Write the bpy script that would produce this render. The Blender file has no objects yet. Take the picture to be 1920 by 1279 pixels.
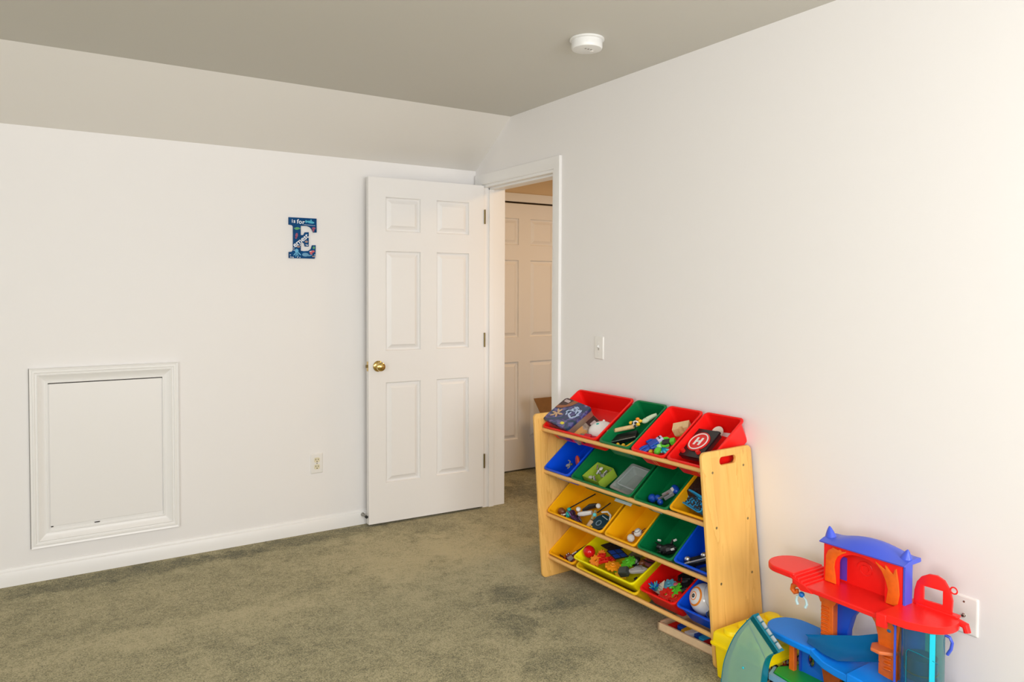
import bpy, bmesh, math, random
from mathutils import Vector, Matrix
from math import sin, cos, pi, radians, sqrt, atan2
random.seed(7)
C = bpy.context.scene.collection
sc = bpy.context.scene

# ------------------------------------------------------------------ camera
cd = bpy.data.cameras.new('camera'); cam = bpy.data.objects.new('camera', cd); C.objects.link(cam)
cd.sensor_width = 36; cd.lens = 1392.92 / 1920 * 36; cd.shift_y = -61.05 / 1920; cd.clip_start = 0.05
yaw, pit, rol = 0.57135, 0.026659, 0.003277
fw = Vector((sin(yaw) * cos(pit), cos(yaw) * cos(pit), -sin(pit)))
rt = Vector((cos(yaw), -sin(yaw), 0)); up = rt.cross(fw)
r2 = rt * cos(rol) + up * sin(rol); u2 = up * cos(rol) - rt * sin(rol)
M = Matrix((r2, u2, -fw)).transposed().to_4x4(); M.translation = (-2.3928, -4.1596, 1.3975)
cam.matrix_world = M
sc.camera = cam

# ------------------------------------------------------------------ world, lights, exposure
w = bpy.data.worlds.new('world'); sc.world = w; w.use_nodes = True
w.node_tree.nodes['Background'].inputs[0].default_value = (0.75, 0.85, 1, 1)
w.node_tree.nodes['Background'].inputs[1].default_value = 1.0
sc.view_settings.view_transform = 'Standard'; sc.view_settings.look = 'None'
sc.view_settings.exposure = 0.0; sc.view_settings.gamma = 1; sc.view_settings.use_curve_mapping = False

def area(name, loc, to, sx, sy, power, col):
    l = bpy.data.lights.new(name, 'AREA'); l.shape = 'RECTANGLE'; l.size = sx; l.size_y = sy; l.energy = power; l.color = col
    o = bpy.data.objects.new(name, l); C.objects.link(o); o.location = loc
    o.rotation_euler = (Vector(to) - Vector(loc)).to_track_quat('-Z', 'Y').to_euler(); return o
# daylight through the windows of the rear wall and of the left wall (both outside the frame)
area('window_daylight', (-1.35, -6.05, 1.5), (-1.35, 0, 1.25), 1.7, 1.3, 43, (1.0, 0.99, 0.99))
area('window_daylight', (-.80, -6.05, 1.5), (-.80, 0, 1.2), 1.0, 1.3, 24, (1.0, 0.99, 0.99))
area('window_daylight', (-4.75, -5.0, 1.5), (0, -4.0, 1.0), 1.2, 1.3, 66, (1.0, 0.99, 0.99))
# added fill light behind the camera, no lamp known there
area('camera_fill_light', (-2.2, -4.6, 1.9), (-1.0, 0, 1.25), 0.5, 0.5, 20, (1.0, 0.99, 0.99))
# added cool fill light in the hall, brightens the lower hall door
area('hall_fill_light', (1.3, -2.1, .9), (.9, .6, .5), 0.9, 1.2, 9.0, (0.93, 0.97, 1.0))
area('hall_lamp_light', (0.95, -0.75, 2.28), (0.9, -0.5, 0), 0.3, 0.3, 11.5, (1.0, 0.62, 0.28))

# ------------------------------------------------------------------ materials
MATS = {}
def mat(name, col, rough=0.5, metal=0.0, spec=0.5, trans=0.0, coat=0.0, noise=None, bump=None, emit=None):
    if name in MATS: return MATS[name]
    m = bpy.data.materials.new(name); m.use_nodes = True; MATS[name] = m
    nt = m.node_tree; b = nt.nodes['Principled BSDF']
    b.inputs['Base Color'].default_value = (*col, 1); b.inputs['Roughness'].default_value = rough
    b.inputs['Metallic'].default_value = metal; b.inputs['Specular IOR Level'].default_value = spec
    b.inputs['Transmission Weight'].default_value = trans; b.inputs['Coat Weight'].default_value = coat
    if emit: b.inputs['Emission Color'].default_value = (*col, 1); b.inputs['Emission Strength'].default_value = emit
    tc = nt.nodes.new('ShaderNodeTexCoord')
    if noise:   # (scale, amount)
        n = nt.nodes.new('ShaderNodeTexNoise'); n.inputs['Scale'].default_value = noise[0]; n.inputs['Detail'].default_value = 4
        nt.links.new(tc.outputs['Object'], n.inputs['Vector'])
        mx = nt.nodes.new('ShaderNodeMix'); mx.data_type = 'RGBA'; mx.blend_type = 'MULTIPLY'
        mx.inputs[0].default_value = 1
        mr = nt.nodes.new('ShaderNodeMapRange'); mr.inputs[1].default_value = .3; mr.inputs[2].default_value = .7
        mr.inputs[3].default_value = 1 - noise[1]; mr.inputs[4].default_value = 1
        nt.links.new(n.outputs[0], mr.inputs[0]); mx.inputs[6].default_value = (*col, 1)
        nt.links.new(mr.outputs[0], mx.inputs[7]); nt.links.new(mx.outputs[2], b.inputs['Base Color'])
    if bump:    # (scale, strength, distance)
        n = nt.nodes.new('ShaderNodeTexNoise'); n.inputs['Scale'].default_value = bump[0]; n.inputs['Detail'].default_value = 3
        nt.links.new(tc.outputs['Object'], n.inputs['Vector'])
        bp = nt.nodes.new('ShaderNodeBump'); bp.inputs['Strength'].default_value = bump[1]; bp.inputs['Distance'].default_value = bump[2]
        nt.links.new(n.outputs[0], bp.inputs['Height']); nt.links.new(bp.outputs[0], b.inputs['Normal'])
    return m

def glassy(name, col, gloss=0.12, haze=0.0):
    m = bpy.data.materials.new(name); m.use_nodes = True; MATS[name] = m; nt = m.node_tree; nt.nodes.clear()
    out = nt.nodes.new('ShaderNodeOutputMaterial'); t = nt.nodes.new('ShaderNodeBsdfTransparent'); t.inputs[0].default_value = (*col, 1)
    g = nt.nodes.new('ShaderNodeBsdfGlossy'); g.inputs['Roughness'].default_value = .12
    d = nt.nodes.new('ShaderNodeBsdfDiffuse'); d.inputs[0].default_value = (*[c * .9 for c in col], 1)
    mx = nt.nodes.new('ShaderNodeMixShader'); mx.inputs[0].default_value = haze
    nt.links.new(t.outputs[0], mx.inputs[1]); nt.links.new(d.outputs[0], mx.inputs[2])
    lw = nt.nodes.new('ShaderNodeLayerWeight'); lw.inputs[0].default_value = .25
    mm = nt.nodes.new('ShaderNodeMath'); mm.operation = 'MULTIPLY'; mm.inputs[1].default_value = gloss * 4
    m2 = nt.nodes.new('ShaderNodeMixShader'); nt.links.new(lw.outputs['Facing'], mm.inputs[0]); nt.links.new(mm.outputs[0], m2.inputs[0])
    nt.links.new(mx.outputs[0], m2.inputs[1]); nt.links.new(g.outputs[0], m2.inputs[2]); nt.links.new(m2.outputs[0], out.inputs[0])
    return m

def wood(name, c1, c2, axis='Z'):
    m = bpy.data.materials.new(name); m.use_nodes = True; MATS[name] = m; nt = m.node_tree; b = nt.nodes['Principled BSDF']
    tc = nt.nodes.new('ShaderNodeTexCoord'); mp = nt.nodes.new('ShaderNodeMapping')
    sc_ = {'Z': (14, 14, .9), 'Y': (30, 1.5, 30), 'X': (1.5, 30, 30)}[axis]
    mp.inputs['Scale'].default_value = sc_; nt.links.new(tc.outputs['Object'], mp.inputs[0])
    n = nt.nodes.new('ShaderNodeTexNoise'); n.inputs['Scale'].default_value = 1.0; n.inputs['Detail'].default_value = 5; n.inputs['Distortion'].default_value = 1.2
    nt.links.new(mp.outputs[0], n.inputs['Vector'])
    mul = nt.nodes.new('ShaderNodeMath'); mul.operation = 'MULTIPLY'; mul.inputs[1].default_value = 5.0; nt.links.new(n.outputs[0], mul.inputs[0])
    fr = nt.nodes.new('ShaderNodeMath'); fr.operation = 'FRACT'; nt.links.new(mul.outputs[0], fr.inputs[0])
    r = nt.nodes.new('ShaderNodeValToRGB'); e = r.color_ramp.elements
    e[0].position = 0; e[0].color = (*c1, 1); e[1].position = 1; e[1].color = (*[a * .45 + b_ * .55 for a, b_ in zip(c1, c2)], 1)
    x = e.new(.86); x.color = (*[a * .6 + b_ * .4 for a, b_ in zip(c1, c2)], 1)
    x = e.new(.92); x.color = (*[a * .35 + b_ * .65 for a, b_ in zip(c1, c2)], 1)
    nt.links.new(fr.outputs[0], r.inputs[0]); nt.links.new(r.outputs[0], b.inputs['Base Color'])
    b.inputs['Roughness'].default_value = .42; b.inputs['Specular IOR Level'].default_value = .4
    return m

WALL = mat('wall_paint', (.86, .842, .825), .55, bump=(160, .05, .001))
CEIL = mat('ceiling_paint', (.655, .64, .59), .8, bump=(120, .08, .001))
TRIM = mat('trim_paint', (.87, .86, .84), .32)
DOORP = mat('door_paint', (.85, .835, .815), .36, bump=(200, .04, .0006))
HALLP = mat('hall_paint', (.72, .56, .36), .7)
BRASS = mat('brass', (.70, .50, .18), .18, 1.0)
DBRASS = mat('dark_brass', (.20, .15, .06), .35, .9)
STEEL = mat('steel', (.62, .61, .58), .25, 1.0)
BLACK = mat('black_plastic', (.012, .012, .014), .35)
RUBBER = mat('black_rubber', (.02, .02, .02), .7)
PLATE = mat('plate_plastic', (.84, .82, .78), .3)
CREAM = mat('cream_plastic', (.78, .72, .52), .3)
HOLE = mat('dark_hole', (.03, .025, .02), .8)
PL_WHITE = mat('white_plastic', (.82, .82, .80), .3)
RED = mat('red_plastic', (.90, .008, .006), .38, spec=.35)
GREEN = mat('green_plastic', (.001, .17, .048), .38, spec=.35)
BLUE = mat('blue_plastic', (.0005, .085, .78), .38, spec=.35)
AMBER = mat('amber_plastic', (.98, .46, .002), .4, spec=.35)
YELLOW = mat('yellow_plastic', (.95, .86, .002), .38, spec=.35)
BOXY = mat('storage_yellow_plastic', (.99, .74, .001), .4, spec=.35)
PINE = wood('pine_panel', (.86, .50, .135), (.66, .33, .065), 'Z')
DOWEL = wood('pine_dowel', (.84, .50, .17), (.72, .38, .11), 'Y')
TOYWOOD = wood('toy_wood', (.78, .55, .28), (.62, .40, .16), 'Y')
TRAYWOOD = mat('birch_wood', (.80, .58, .36), .5, noise=(30, .12))
CARD = mat('cardboard', (.25, .115, .03), .8, noise=(40, .15))
TRED = mat('playset_red', (.92, .016, .012), .36, spec=.4)
TORG = mat('playset_orange', (.85, .15, .008), .4, noise=(60, .15))
TVIO = mat('playset_periwinkle', (.06, .11, .70), .35, coat=.1)
TBLU = mat('playset_blue', (.001, .24, .90), .42, spec=.3)
TDBL = mat('playset_deep_blue', (.004, .07, .55), .35)
TPUR = mat('playset_purple', (.13, .05, .55), .4)
TCYA = mat('playset_cyan', (.01, .55, .72), .35)
TGRN = mat('playset_green', (.01, .36, .04), .4)
TDGR = mat('playset_dark_green', (.004, .06, .03), .5)
TEAL = glassy('clear_teal', (.55, .84, .80), .12, .34)
TEALR = glassy('clear_teal_rim', (.01, .36, .50), .12, .55)
TEALT = glassy('clear_teal_tube', (.38, .80, .80), .14, .06)
NET = glassy('clear_blue', (.008, .27, .62), .08, .5)
CLEAR = glassy('clear_frosted', (.86, .90, .88), .14, .34)
CLEARL = glassy('clear_label', (.80, .85, .86), .10, .40)

def carpet_material():
    m = bpy.data.materials.new('olive_carpet'); m.use_nodes = True; nt = m.node_tree; b = nt.nodes['Principled BSDF']
    L = nt.links; N = nt.nodes.new
    tc = N('ShaderNodeTexCoord')
    def noise(scale, detail, dist=0, rough=.5):
        n = N('ShaderNodeTexNoise'); n.inputs['Scale'].default_value = scale; n.inputs['Detail'].default_value = detail
        n.inputs['Distortion'].default_value = dist; n.inputs['Roughness'].default_value = rough
        L.new(tc.outputs['Object'], n.inputs['Vector']); return n
    def math_(op, a, b_, cl=False):
        x = N('ShaderNodeMath'); x.operation = op; x.use_clamp = cl
        for i, v in enumerate((a, b_)):
            if isinstance(v, (int, float)): x.inputs[i].default_value = v
            elif v is not None: L.new(v, x.inputs[i])
        return x.outputs[0]
    big = noise(2.6, 6, .6, .62).outputs[0]
    med = noise(11, 5, .4, .65).outputs[0]
    fine = noise(170, 3, 0, .7).outputs[0]
    # brushed-nap patches (worn shape of the pile), lighter ones brightening dim carpet, darker bands by the back wall: centre x, y, radius x, y, strength
    sep = N('ShaderNodeSeparateXYZ'); L.new(tc.outputs['Object'], sep.inputs[0])
    wob = math_('MULTIPLY', math_('SUBTRACT', noise(8, 9, .5, .78).outputs[0], .5), 3.0)
    tot = None
    for (x, y, rx, ry, s) in NAP_TONE:
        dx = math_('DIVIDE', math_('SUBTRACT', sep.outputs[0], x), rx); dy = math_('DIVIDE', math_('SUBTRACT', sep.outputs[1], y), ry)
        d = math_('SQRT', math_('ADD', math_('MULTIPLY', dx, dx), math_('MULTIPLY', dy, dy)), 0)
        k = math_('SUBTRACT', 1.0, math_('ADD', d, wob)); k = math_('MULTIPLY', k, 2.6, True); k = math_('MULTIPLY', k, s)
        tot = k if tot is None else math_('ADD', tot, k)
    base = math_('ADD', math_('MULTIPLY', math_('SUBTRACT', big, .5), .62), math_('MULTIPLY', math_('SUBTRACT', med, .5), .9))
    base = math_('ADD', base, math_('ADD', math_('MULTIPLY', math_('SUBTRACT', fine, .5), 2.6), math_('MULTIPLY', math_('SUBTRACT', noise(55, 5, .3, .75).outputs[0], .5), 1.5)))
    v = math_('ADD', math_('ADD', .67, base), tot, True)
    r = N('ShaderNodeValToRGB'); e = r.color_ramp.elements
    e[0].position = 0; e[0].color = (.062, .060, .020, 1); e[1].position = 1; e[1].color = (.50, .43, .235, 1)
    x = e.new(.35); x.color = (.182, .164, .070, 1); x = e.new(.65); x.color = (.330, .290, .143, 1)
    L.new(v, r.inputs[0]); L.new(r.outputs[0], b.inputs['Base Color'])
    b.inputs['Roughness'].default_value = .95; b.inputs['Specular IOR Level'].default_value = .1
    b.inputs['Sheen Weight'].default_value = .25
    bp = N('ShaderNodeBump'); bp.inputs['Strength'].default_value = .7; bp.inputs['Distance'].default_value = .006
    L.new(math_('ADD', noise(330, 2).outputs[0], math_('MULTIPLY', med, .6)), bp.inputs['Height']); L.new(bp.outputs[0], b.inputs['Normal'])
    return m
NAP_TONE = [(-.42, -1.52, .20, .11, -.34), (-.56, -1.32, .13, .12, -.32), (-.44, -1.02, .12, .16, -.10), (-.72, -1.60, .10, .16, -.28),
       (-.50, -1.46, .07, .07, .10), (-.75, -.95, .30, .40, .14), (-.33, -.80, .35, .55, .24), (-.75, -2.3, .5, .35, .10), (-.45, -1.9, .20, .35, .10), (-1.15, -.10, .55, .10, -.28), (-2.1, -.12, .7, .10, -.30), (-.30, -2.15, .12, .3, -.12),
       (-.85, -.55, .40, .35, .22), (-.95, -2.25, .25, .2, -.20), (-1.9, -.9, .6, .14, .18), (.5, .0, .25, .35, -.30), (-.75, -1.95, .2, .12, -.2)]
CARPET = carpet_material()

# ------------------------------------------------------------------ mesh helpers
class G:
    def __init__(s): s.v = []; s.f = []
    def add(s, v, f, T=None):
        o = len(s.v)
        for p in v:
            p = Vector(p); s.v.append(T @ p if T else p)
        s.f += [tuple(i + o for i in q) for q in f]; return s
    def box(s, c, d, T=None):
        x, y, z = [k / 2 for k in d]; cx, cy, cz = c
        v = [(cx + a * x, cy + b * y, cz + e * z) for a in (-1, 1) for b in (-1, 1) for e in (-1, 1)]
        return s.add(v, [(0, 1, 3, 2), (4, 6, 7, 5), (0, 4, 5, 1), (2, 3, 7, 6), (0, 2, 6, 4), (1, 5, 7, 3)], T)
    def bx(s, x0, x1, y0, y1, z0, z1, T=None):
        return s.box(((x0 + x1) / 2, (y0 + y1) / 2, (z0 + z1) / 2), (abs(x1 - x0), abs(y1 - y0), abs(z1 - z0)), T)
    def loft(s, loops, caps=(True, True), closed=True, T=None):
        n = len(loops[0]); v = [p for l in loops for p in l]; f = []
        for i in range(len(loops) - 1):
            for j in range(n if closed else n - 1):
                k = (j + 1) % n; f.append((i * n + j, i * n + k, (i + 1) * n + k, (i + 1) * n + j))
        if caps[0]: f.append(tuple(range(n))[::-1])
        if caps[1]: f.append(tuple((len(loops) - 1) * n + j for j in range(n)))
        return s.add(v, f, T)
    def cyl(s, a, b, r0, r1=None, n=16, T=None):
        a = Vector(a); b = Vector(b); r1 = r0 if r1 is None else r1
        q = (b - a).to_track_quat('Z', 'Y')
        ring = lambda c, r: [c + q @ Vector((r * cos(2 * pi * i / n), r * sin(2 * pi * i / n), 0)) for i in range(n)]
        return s.loft([ring(a, r0), ring(b, r1)], T=T)
    def sph(s, c, r, n=16, m=10, T=None):
        c = Vector(c); r = r if hasattr(r, '__len__') else (r, r, r)
        loops = []
        for i in range(m + 1):
            t = pi * i / m; t = min(max(t, .02), pi - .02)
            loops.append([c + Vector((r[0] * sin(t) * cos(2 * pi * j / n), r[1] * sin(t) * sin(2 * pi * j / n), -r[2] * cos(t))) for j in range(n)])
        return s.loft(loops, T=T)
    def tube(s, pts, r, n=8, T=None, flat=1.0):
        pts = [Vector(p) for p in pts]; rs = r if hasattr(r, '__len__') else [r] * len(pts); loops = []
        nrm = None
        for i, p in enumerate(pts):
            d = (pts[min(i + 1, len(pts) - 1)] - pts[max(i - 1, 0)]).normalized()
            if nrm is None:
                nrm = d.orthogonal().normalized()
            nrm = (nrm - d * nrm.dot(d)).normalized(); b = d.cross(nrm)
            loops.append([p + nrm * rs[i] * cos(2 * pi * j / n) + b * rs[i] * flat * sin(2 * pi * j / n) for j in range(n)])
        return s.loft(loops, T=T)
    def lathe(s, prof, n=32, T=None):
        return s.loft([[Vector((r * cos(2 * pi * j / n), r * sin(2 * pi * j / n), z)) for j in range(n)] for r, z in prof], T=T)
    def prism(s, poly, z0, z1, T=None):
        return s.loft([[Vector((x, y, z0)) for x, y in poly], [Vector((x, y, z1)) for x, y in poly]], T=T)
    def mesh(s, name):
        me = bpy.data.meshes.new(name); me.from_pydata([tuple(p) for p in s.v], [], s.f); me.validate()
        bm = bmesh.new(); bm.from_mesh(me); bmesh.ops.recalc_face_normals(bm, faces=bm.faces); bm.to_mesh(me); bm.free()
        return me

def smooth(me, ang=35):
    me.polygons.foreach_set('use_smooth', [True] * len(me.polygons)); me.set_sharp_from_angle(angle=radians(ang))

def obj(name, g, m, parent=None, ang=35, bevel=0, sub=0):
    me = g.mesh(name) if isinstance(g, G) else g
    if me.materials: me.materials.clear()
    me.materials.append(m); smooth(me, ang)
    o = bpy.data.objects.new(name, me); C.objects.link(o)
    if parent: o.parent = parent
    if bevel:
        b = o.modifiers.new('bevel', 'BEVEL'); b.width = bevel; b.segments = 2; b.limit_method = 'ANGLE'; b.angle_limit = radians(40)
    if sub:
        b = o.modifiers.new('sub', 'SUBSURF'); b.levels = sub; b.render_levels = sub
    return o

def tag(o, label=None, cat=None, group=None, kind=None):
    if label: o['label'] = label
    if cat: o['category'] = cat
    if group: o['group'] = group
    if kind: o['kind'] = kind
    return o
def struct(name, g, m, parent=None, **k):
    o = obj(name, g, m, parent, **k)
    if parent is None: o['kind'] = 'structure'
    return o
def thing(name, label, cat, loc=(0, 0, 0), group=None, mw=None):
    o = bpy.data.objects.new(name, None); C.objects.link(o); o.empty_display_size = .05
    if mw is not None: o.matrix_world = mw
    else: o.location = loc
    return tag(o, label, cat, group)

def rrect(x0, x1, y0, y1, r, n=5):
    P = []
    for cx, cy, a in ((x1 - r, y1 - r, 0), (x0 + r, y1 - r, 90), (x0 + r, y0 + r, 180), (x1 - r, y0 + r, 270)):
        for i in range(n + 1):
            t = radians(a + 90 * i / n); P.append((cx + r * cos(t), cy + r * sin(t)))
    return P

def plate(polys, t, bevel=0.0, res=1):
    """flat shape with holes (first poly outer), thickness t centred on z=0, rounded edges"""
    cu = bpy.data.curves.new('tmp', 'CURVE'); cu.dimensions = '2D'; cu.fill_mode = 'BOTH'; cu.extrude = t / 2 - bevel
    cu.bevel_depth = bevel; cu.bevel_resolution = res; cu.offset = -bevel
    for P in polys:
        s = cu.splines.new('POLY'); s.points.add(len(P) - 1); s.use_cyclic_u = True
        for q, (x, y) in zip(s.points, P): q.co = (x, y, 0, 1)
    o = bpy.data.objects.new('tmp', cu); me = bpy.data.meshes.new_from_object(o)
    bpy.data.objects.remove(o); bpy.data.curves.remove(cu)
    bm = bmesh.new(); bm.from_mesh(me); bmesh.ops.remove_doubles(bm, verts=bm.verts, dist=1e-5)
    bmesh.ops.recalc_face_normals(bm, faces=bm.faces); bm.to_mesh(me); bm.free()
    return me
def basis(o, X, Y, Z):
    m = Matrix((Vector(X), Vector(Y), Vector(Z))).transposed().to_4x4(); m.translation = Vector(o); return m

def text(name, body, size, m, parent, mtx, ext=.0006, off=0.0, align='CENTER', shear=0.0, space=1.0):
    cu = bpy.data.curves.new('tmp', 'FONT'); cu.body = body; cu.size = size; cu.extrude = ext; cu.offset = off; cu.shear = shear
    cu.align_x = align; cu.align_y = 'CENTER'; cu.space_character = space; cu.resolution_u = 3
    o = bpy.data.objects.new('tmp', cu); me = bpy.data.meshes.new_from_object(o); bpy.data.objects.remove(o)
    me.transform(mtx); q = obj(name, me, m, parent); return q

def mitred(g, pts, prof, closed, to3d):
    """sweep a profile [(outward, height)] along a polyline; pts run so that outward is on the left"""
    n = len(pts); loops = []
    for i in range(n):
        p = Vector(pts[i]); dirs = []
        if closed or i > 0: dirs.append((p - Vector(pts[i - 1])).normalized())
        if closed or i < n - 1: dirs.append((Vector(pts[(i + 1) % n]) - p).normalized())
        ns = [Vector((-d.y, d.x)) for d in dirs]
        m = ns[0] if len(ns) == 1 else (ns[0] + ns[1]) / (1 + ns[0].dot(ns[1]))
        loops.append([to3d(p.x + m.x * w_, p.y + m.y * w_, h) for w_, h in prof])
    if closed: loops.append(loops[0])
    g.loft(loops, caps=(not closed, not closed))
    return g

# ------------------------------------------------------------------ room shell
H, K, D = 2.4193, 2.150, .417
XL, YR, WT = -4.9, -6.2, .160
struct('floor', G().bx(XL - .1, 2.2, YR - .1, .9, -.1, 0), CARPET)
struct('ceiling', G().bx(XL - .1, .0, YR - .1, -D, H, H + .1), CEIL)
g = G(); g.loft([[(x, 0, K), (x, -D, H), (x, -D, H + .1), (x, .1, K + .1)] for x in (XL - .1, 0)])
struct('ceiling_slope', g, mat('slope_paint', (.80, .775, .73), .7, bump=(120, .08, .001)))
struct('wall_back', G().bx(XL - .1, 0, 0, .1, 0, K + .06), WALL)
OY0, OY1, OZ = -.088, -.858, 2.046   # door opening in the right wall
g = G(); g.bx(0, WT, OY0, .9, 0, 2.55); g.bx(0, WT, OY1, OY0, OZ, 2.55); g.bx(0, WT, YR - .1, OY1, 0, 2.55)
struct('wall_right', g, WALL)
# rear wall and left wall with window openings (behind the camera)
def holed_wall(name, along, fixed, t, lo, hi, wins, z1):
    g = G(); edges = sorted(wins); cur = lo
    def b(a0, a1, z0, z2):
        if along == 'x': g.bx(a0, a1, fixed, fixed + t, z0, z2)
        else: g.bx(fixed, fixed + t, a0, a1, z0, z2)
    for a0, a1, z0, z2 in edges:
        b(cur, a0, 0, z1); b(a0, a1, 0, z0); b(a0, a1, z2, z1); cur = a1
    b(cur, hi, 0, z1); struct(name, g, WALL)
holed_wall('wall_rear', 'x', YR - .1, .1, XL - .1, 0, [(-2.2, -.5, .85, 2.15), (-4.1, -3.0, .85, 2.15)], 2.52)
holed_wall('wall_left', 'y', XL - .1, .1, YR, 0, [(-5.7, -4.3, .85, 2.15)], 2.52)
for i, (al, a0, a1) in enumerate((('x', -2.2, -.5), ('x', -4.1, -3.0), ('y', -5.7, -4.3))):
    g = G()
    to = (lambda u, v, h: (u, YR + h, v)) if al == 'x' else (lambda u, v, h: (XL + h, u, v))
    mitred(g, [(a0, .85), (a0, 2.15), (a1, 2.15), (a1, .85)], [(-.03, -.06), (-.03, .012), (.06, .018), (.06, 0), (0, -.06)], True, to)
    struct('window_%d' % (i + 1), g, TRIM)

# ------------------------------------------------------------------ hall behind the doorway
HY = .59
struct('wall_hall', G().bx(WT, .36, HY, HY + .1, 0, 2.5).bx(1.16, 2.2, HY, HY + .1, 0, 2.5).bx(.36, 1.16, HY, HY + .1, 2.062, 2.5), HALLP)
struct('wall_hall_backing', G().bx(.30, 1.22, HY + .1, HY + .14, 0, 2.5), HALLP)  # unseen backing added behind the hall door, blocks sky light at its top gap
struct('wall_hall_side', G().bx(2.1, 2.2, -2.2, HY, 0, 2.5), HALLP)
struct('wall_hall_end', G().bx(WT, 2.2, -2.3, -2.2, 0, 2.5), HALLP)
struct('ceiling_hall', G().bx(WT, 2.2, -2.3, HY + .1, H, H + .1), HALLP)
# hall ceiling lamp
t = thing('ceiling_lamp', 'round ceiling lamp in the hall beyond the doorway', 'lamp', (.95, -.75, H))
obj('lamp_base', G().lathe([(.10, 0), (.10, -.015), (.09, -.02)]), PL_WHITE, t)
obj('lamp_shade', G().lathe([(.09, -.02), (.085, -.05), (.06, -.08), (.02, -.095), (.002, -.097)]), mat('lamp_glass', (1, .72, .45), .4, emit=1.5), t)

# ------------------------------------------------------------------ casings, jambs, baseboards
CAS = [(0, -.002), (0, .008), (.004, .0105), (.010, .0095), (.016, .012), (.034, .015), (.050, .0165), (.0625, .0165), (.0640, .0150), (.0640, -.002)]
g = G()
to = lambda u, v, h: (-h, -u, v)          # u runs toward the camera along the right wall
mitred(g, [(-OY0 - .005, 0), (-OY0 - .005, OZ + .005), (-OY1 + .005, OZ + .005), (-OY1 + .005, 0)], CAS, False, to)
struct('trim_1', g, TRIM)
g = G()
to = lambda u, v, h: (WT + h, -u, v)
mitred(g, [(-OY0 - .005, 0), (-OY0 - .005, OZ + .005), (-OY1 + .005, OZ + .005), (-OY1 + .005, 0)], CAS, False, to)
struct('trim_2', g, TRIM)
j = .012
g = G(); g.bx(-.001, WT + .001, OY0 - j, OY0 + .001, 0, OZ); g.bx(-.001, WT + .001, OY1 - .001, OY1 + j, 0, OZ); g.bx(-.001, WT + .001, OY1 + j, OY0 - j, OZ - j, OZ + .001)
g.bx(.040, .075, OY0 - j - .010, OY0 - j, 0, OZ - j); g.bx(.040, .075, OY1 + j, OY1 + j + .010, 0, OZ - j); g.bx(.040, .075, OY1 + j, OY0 - j, OZ - j - .010, OZ - j)
jamb = struct('trim_3', g, TRIM)
obj('strike_plate', G().bx(.004, .030, OY1 + j, OY1 + j + .0015, .90, .96), BRASS, jamb)
# hall door casing
g = G(); to = lambda u, v, h: (-u, HY - h, v)
mitred(g, [(-1.148, 0), (-1.148, 2.058), (-.372, 2.058), (-.372, 0)][::1], [(a, b) for a, b in CAS], False, to)
struct('trim_4', g, TRIM)
BB = [(0, 0), (.013, 0), (.013, .064), (.011, .068), (.008, .070), (.0075, .078), (.004, .084), (0, .085)]
def baseboard(name, a, b, nrm):
    a = Vector(a); b = Vector(b); nrm = Vector(nrm)
    g = G().loft([[p + nrm * w_ + Vector((0, 0, z)) for w_, z in BB] for p in (a, b)]); struct(name, g, TRIM)
baseboard('baseboard_back', (XL, 0, 0), (0, 0, 0), (0, -1, 0))
baseboard('baseboard_right', (0, OY1 - .072, 0), (0, YR, 0), (-1, 0, 0))
baseboard('baseboard_left', (XL, YR, 0), (XL, 0, 0), (1, 0, 0))
baseboard('baseboard_rear', (XL, YR, 0), (0, YR, 0), (0, 1, 0))
baseboard('baseboard_hall', (1.23, HY, 0), (2.1, HY, 0), (0, -1, 0))

# ------------------------------------------------------------------ six-panel doors
def six_panel(name, hinge_left, W=.758, Hh=2.03, T=.035):
    """local: x 0..W from the hinge edge, y 0 (front, facing -y) .. T, z 0..Hh"""
    st, mu = .106, .106
    pw = (W - 2 * st - mu) / 2
    cols = [(st, st + pw), (W - st - pw, W - st)]
    rows = [(.235, .829), (1.016, 1.602), (1.717, 1.918)]
    g = G()
    for a, b in ((0, st), (st + pw, st + pw + mu), (W - st, W)): g.bx(a, b, 0, T, 0, Hh)
    for a, b in ((0, rows[0][0]), (rows[0][1], rows[1][0]), (rows[1][1], rows[2][0]), (rows[2][1], Hh)):
        for c0, c1 in cols: g.bx(c0, c1, 0, T, a, b)
    door = obj(name, g, DOORP); door['kind'] = 'structure'
    prof = [(0, 0), (.002, .0090), (.008, .0150), (.012, .0150), (.036, .0015), (.037, .0015)]
    for c0, c1 in cols:
        for z0, z1 in rows:
            loops = []
            for ins, d in prof: loops.append([(x, d, z) for x, z in ((c0 + ins, z0 + ins), (c1 - ins, z0 + ins), (c1 - ins, z1 - ins), (c0 + ins, z1 - ins))])
            bl = [[(x, T - y, z) for x, y, z in l] for l in loops]
            g = G().loft(loops[::-1] + bl)
            # close into a body: front field .. front edge .. back edge .. back field
            obj('panel', g, DOORP, door, ang=12)
    return door
door = six_panel('door_1', True)
hx, hy, da = -.0067, -.1196, .0435
door.matrix_world = Matrix.Translation((hx, hy, .0135)) @ Matrix.Rotation(pi - da, 4, 'Z') @ Matrix.Scale(1, 4)
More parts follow.
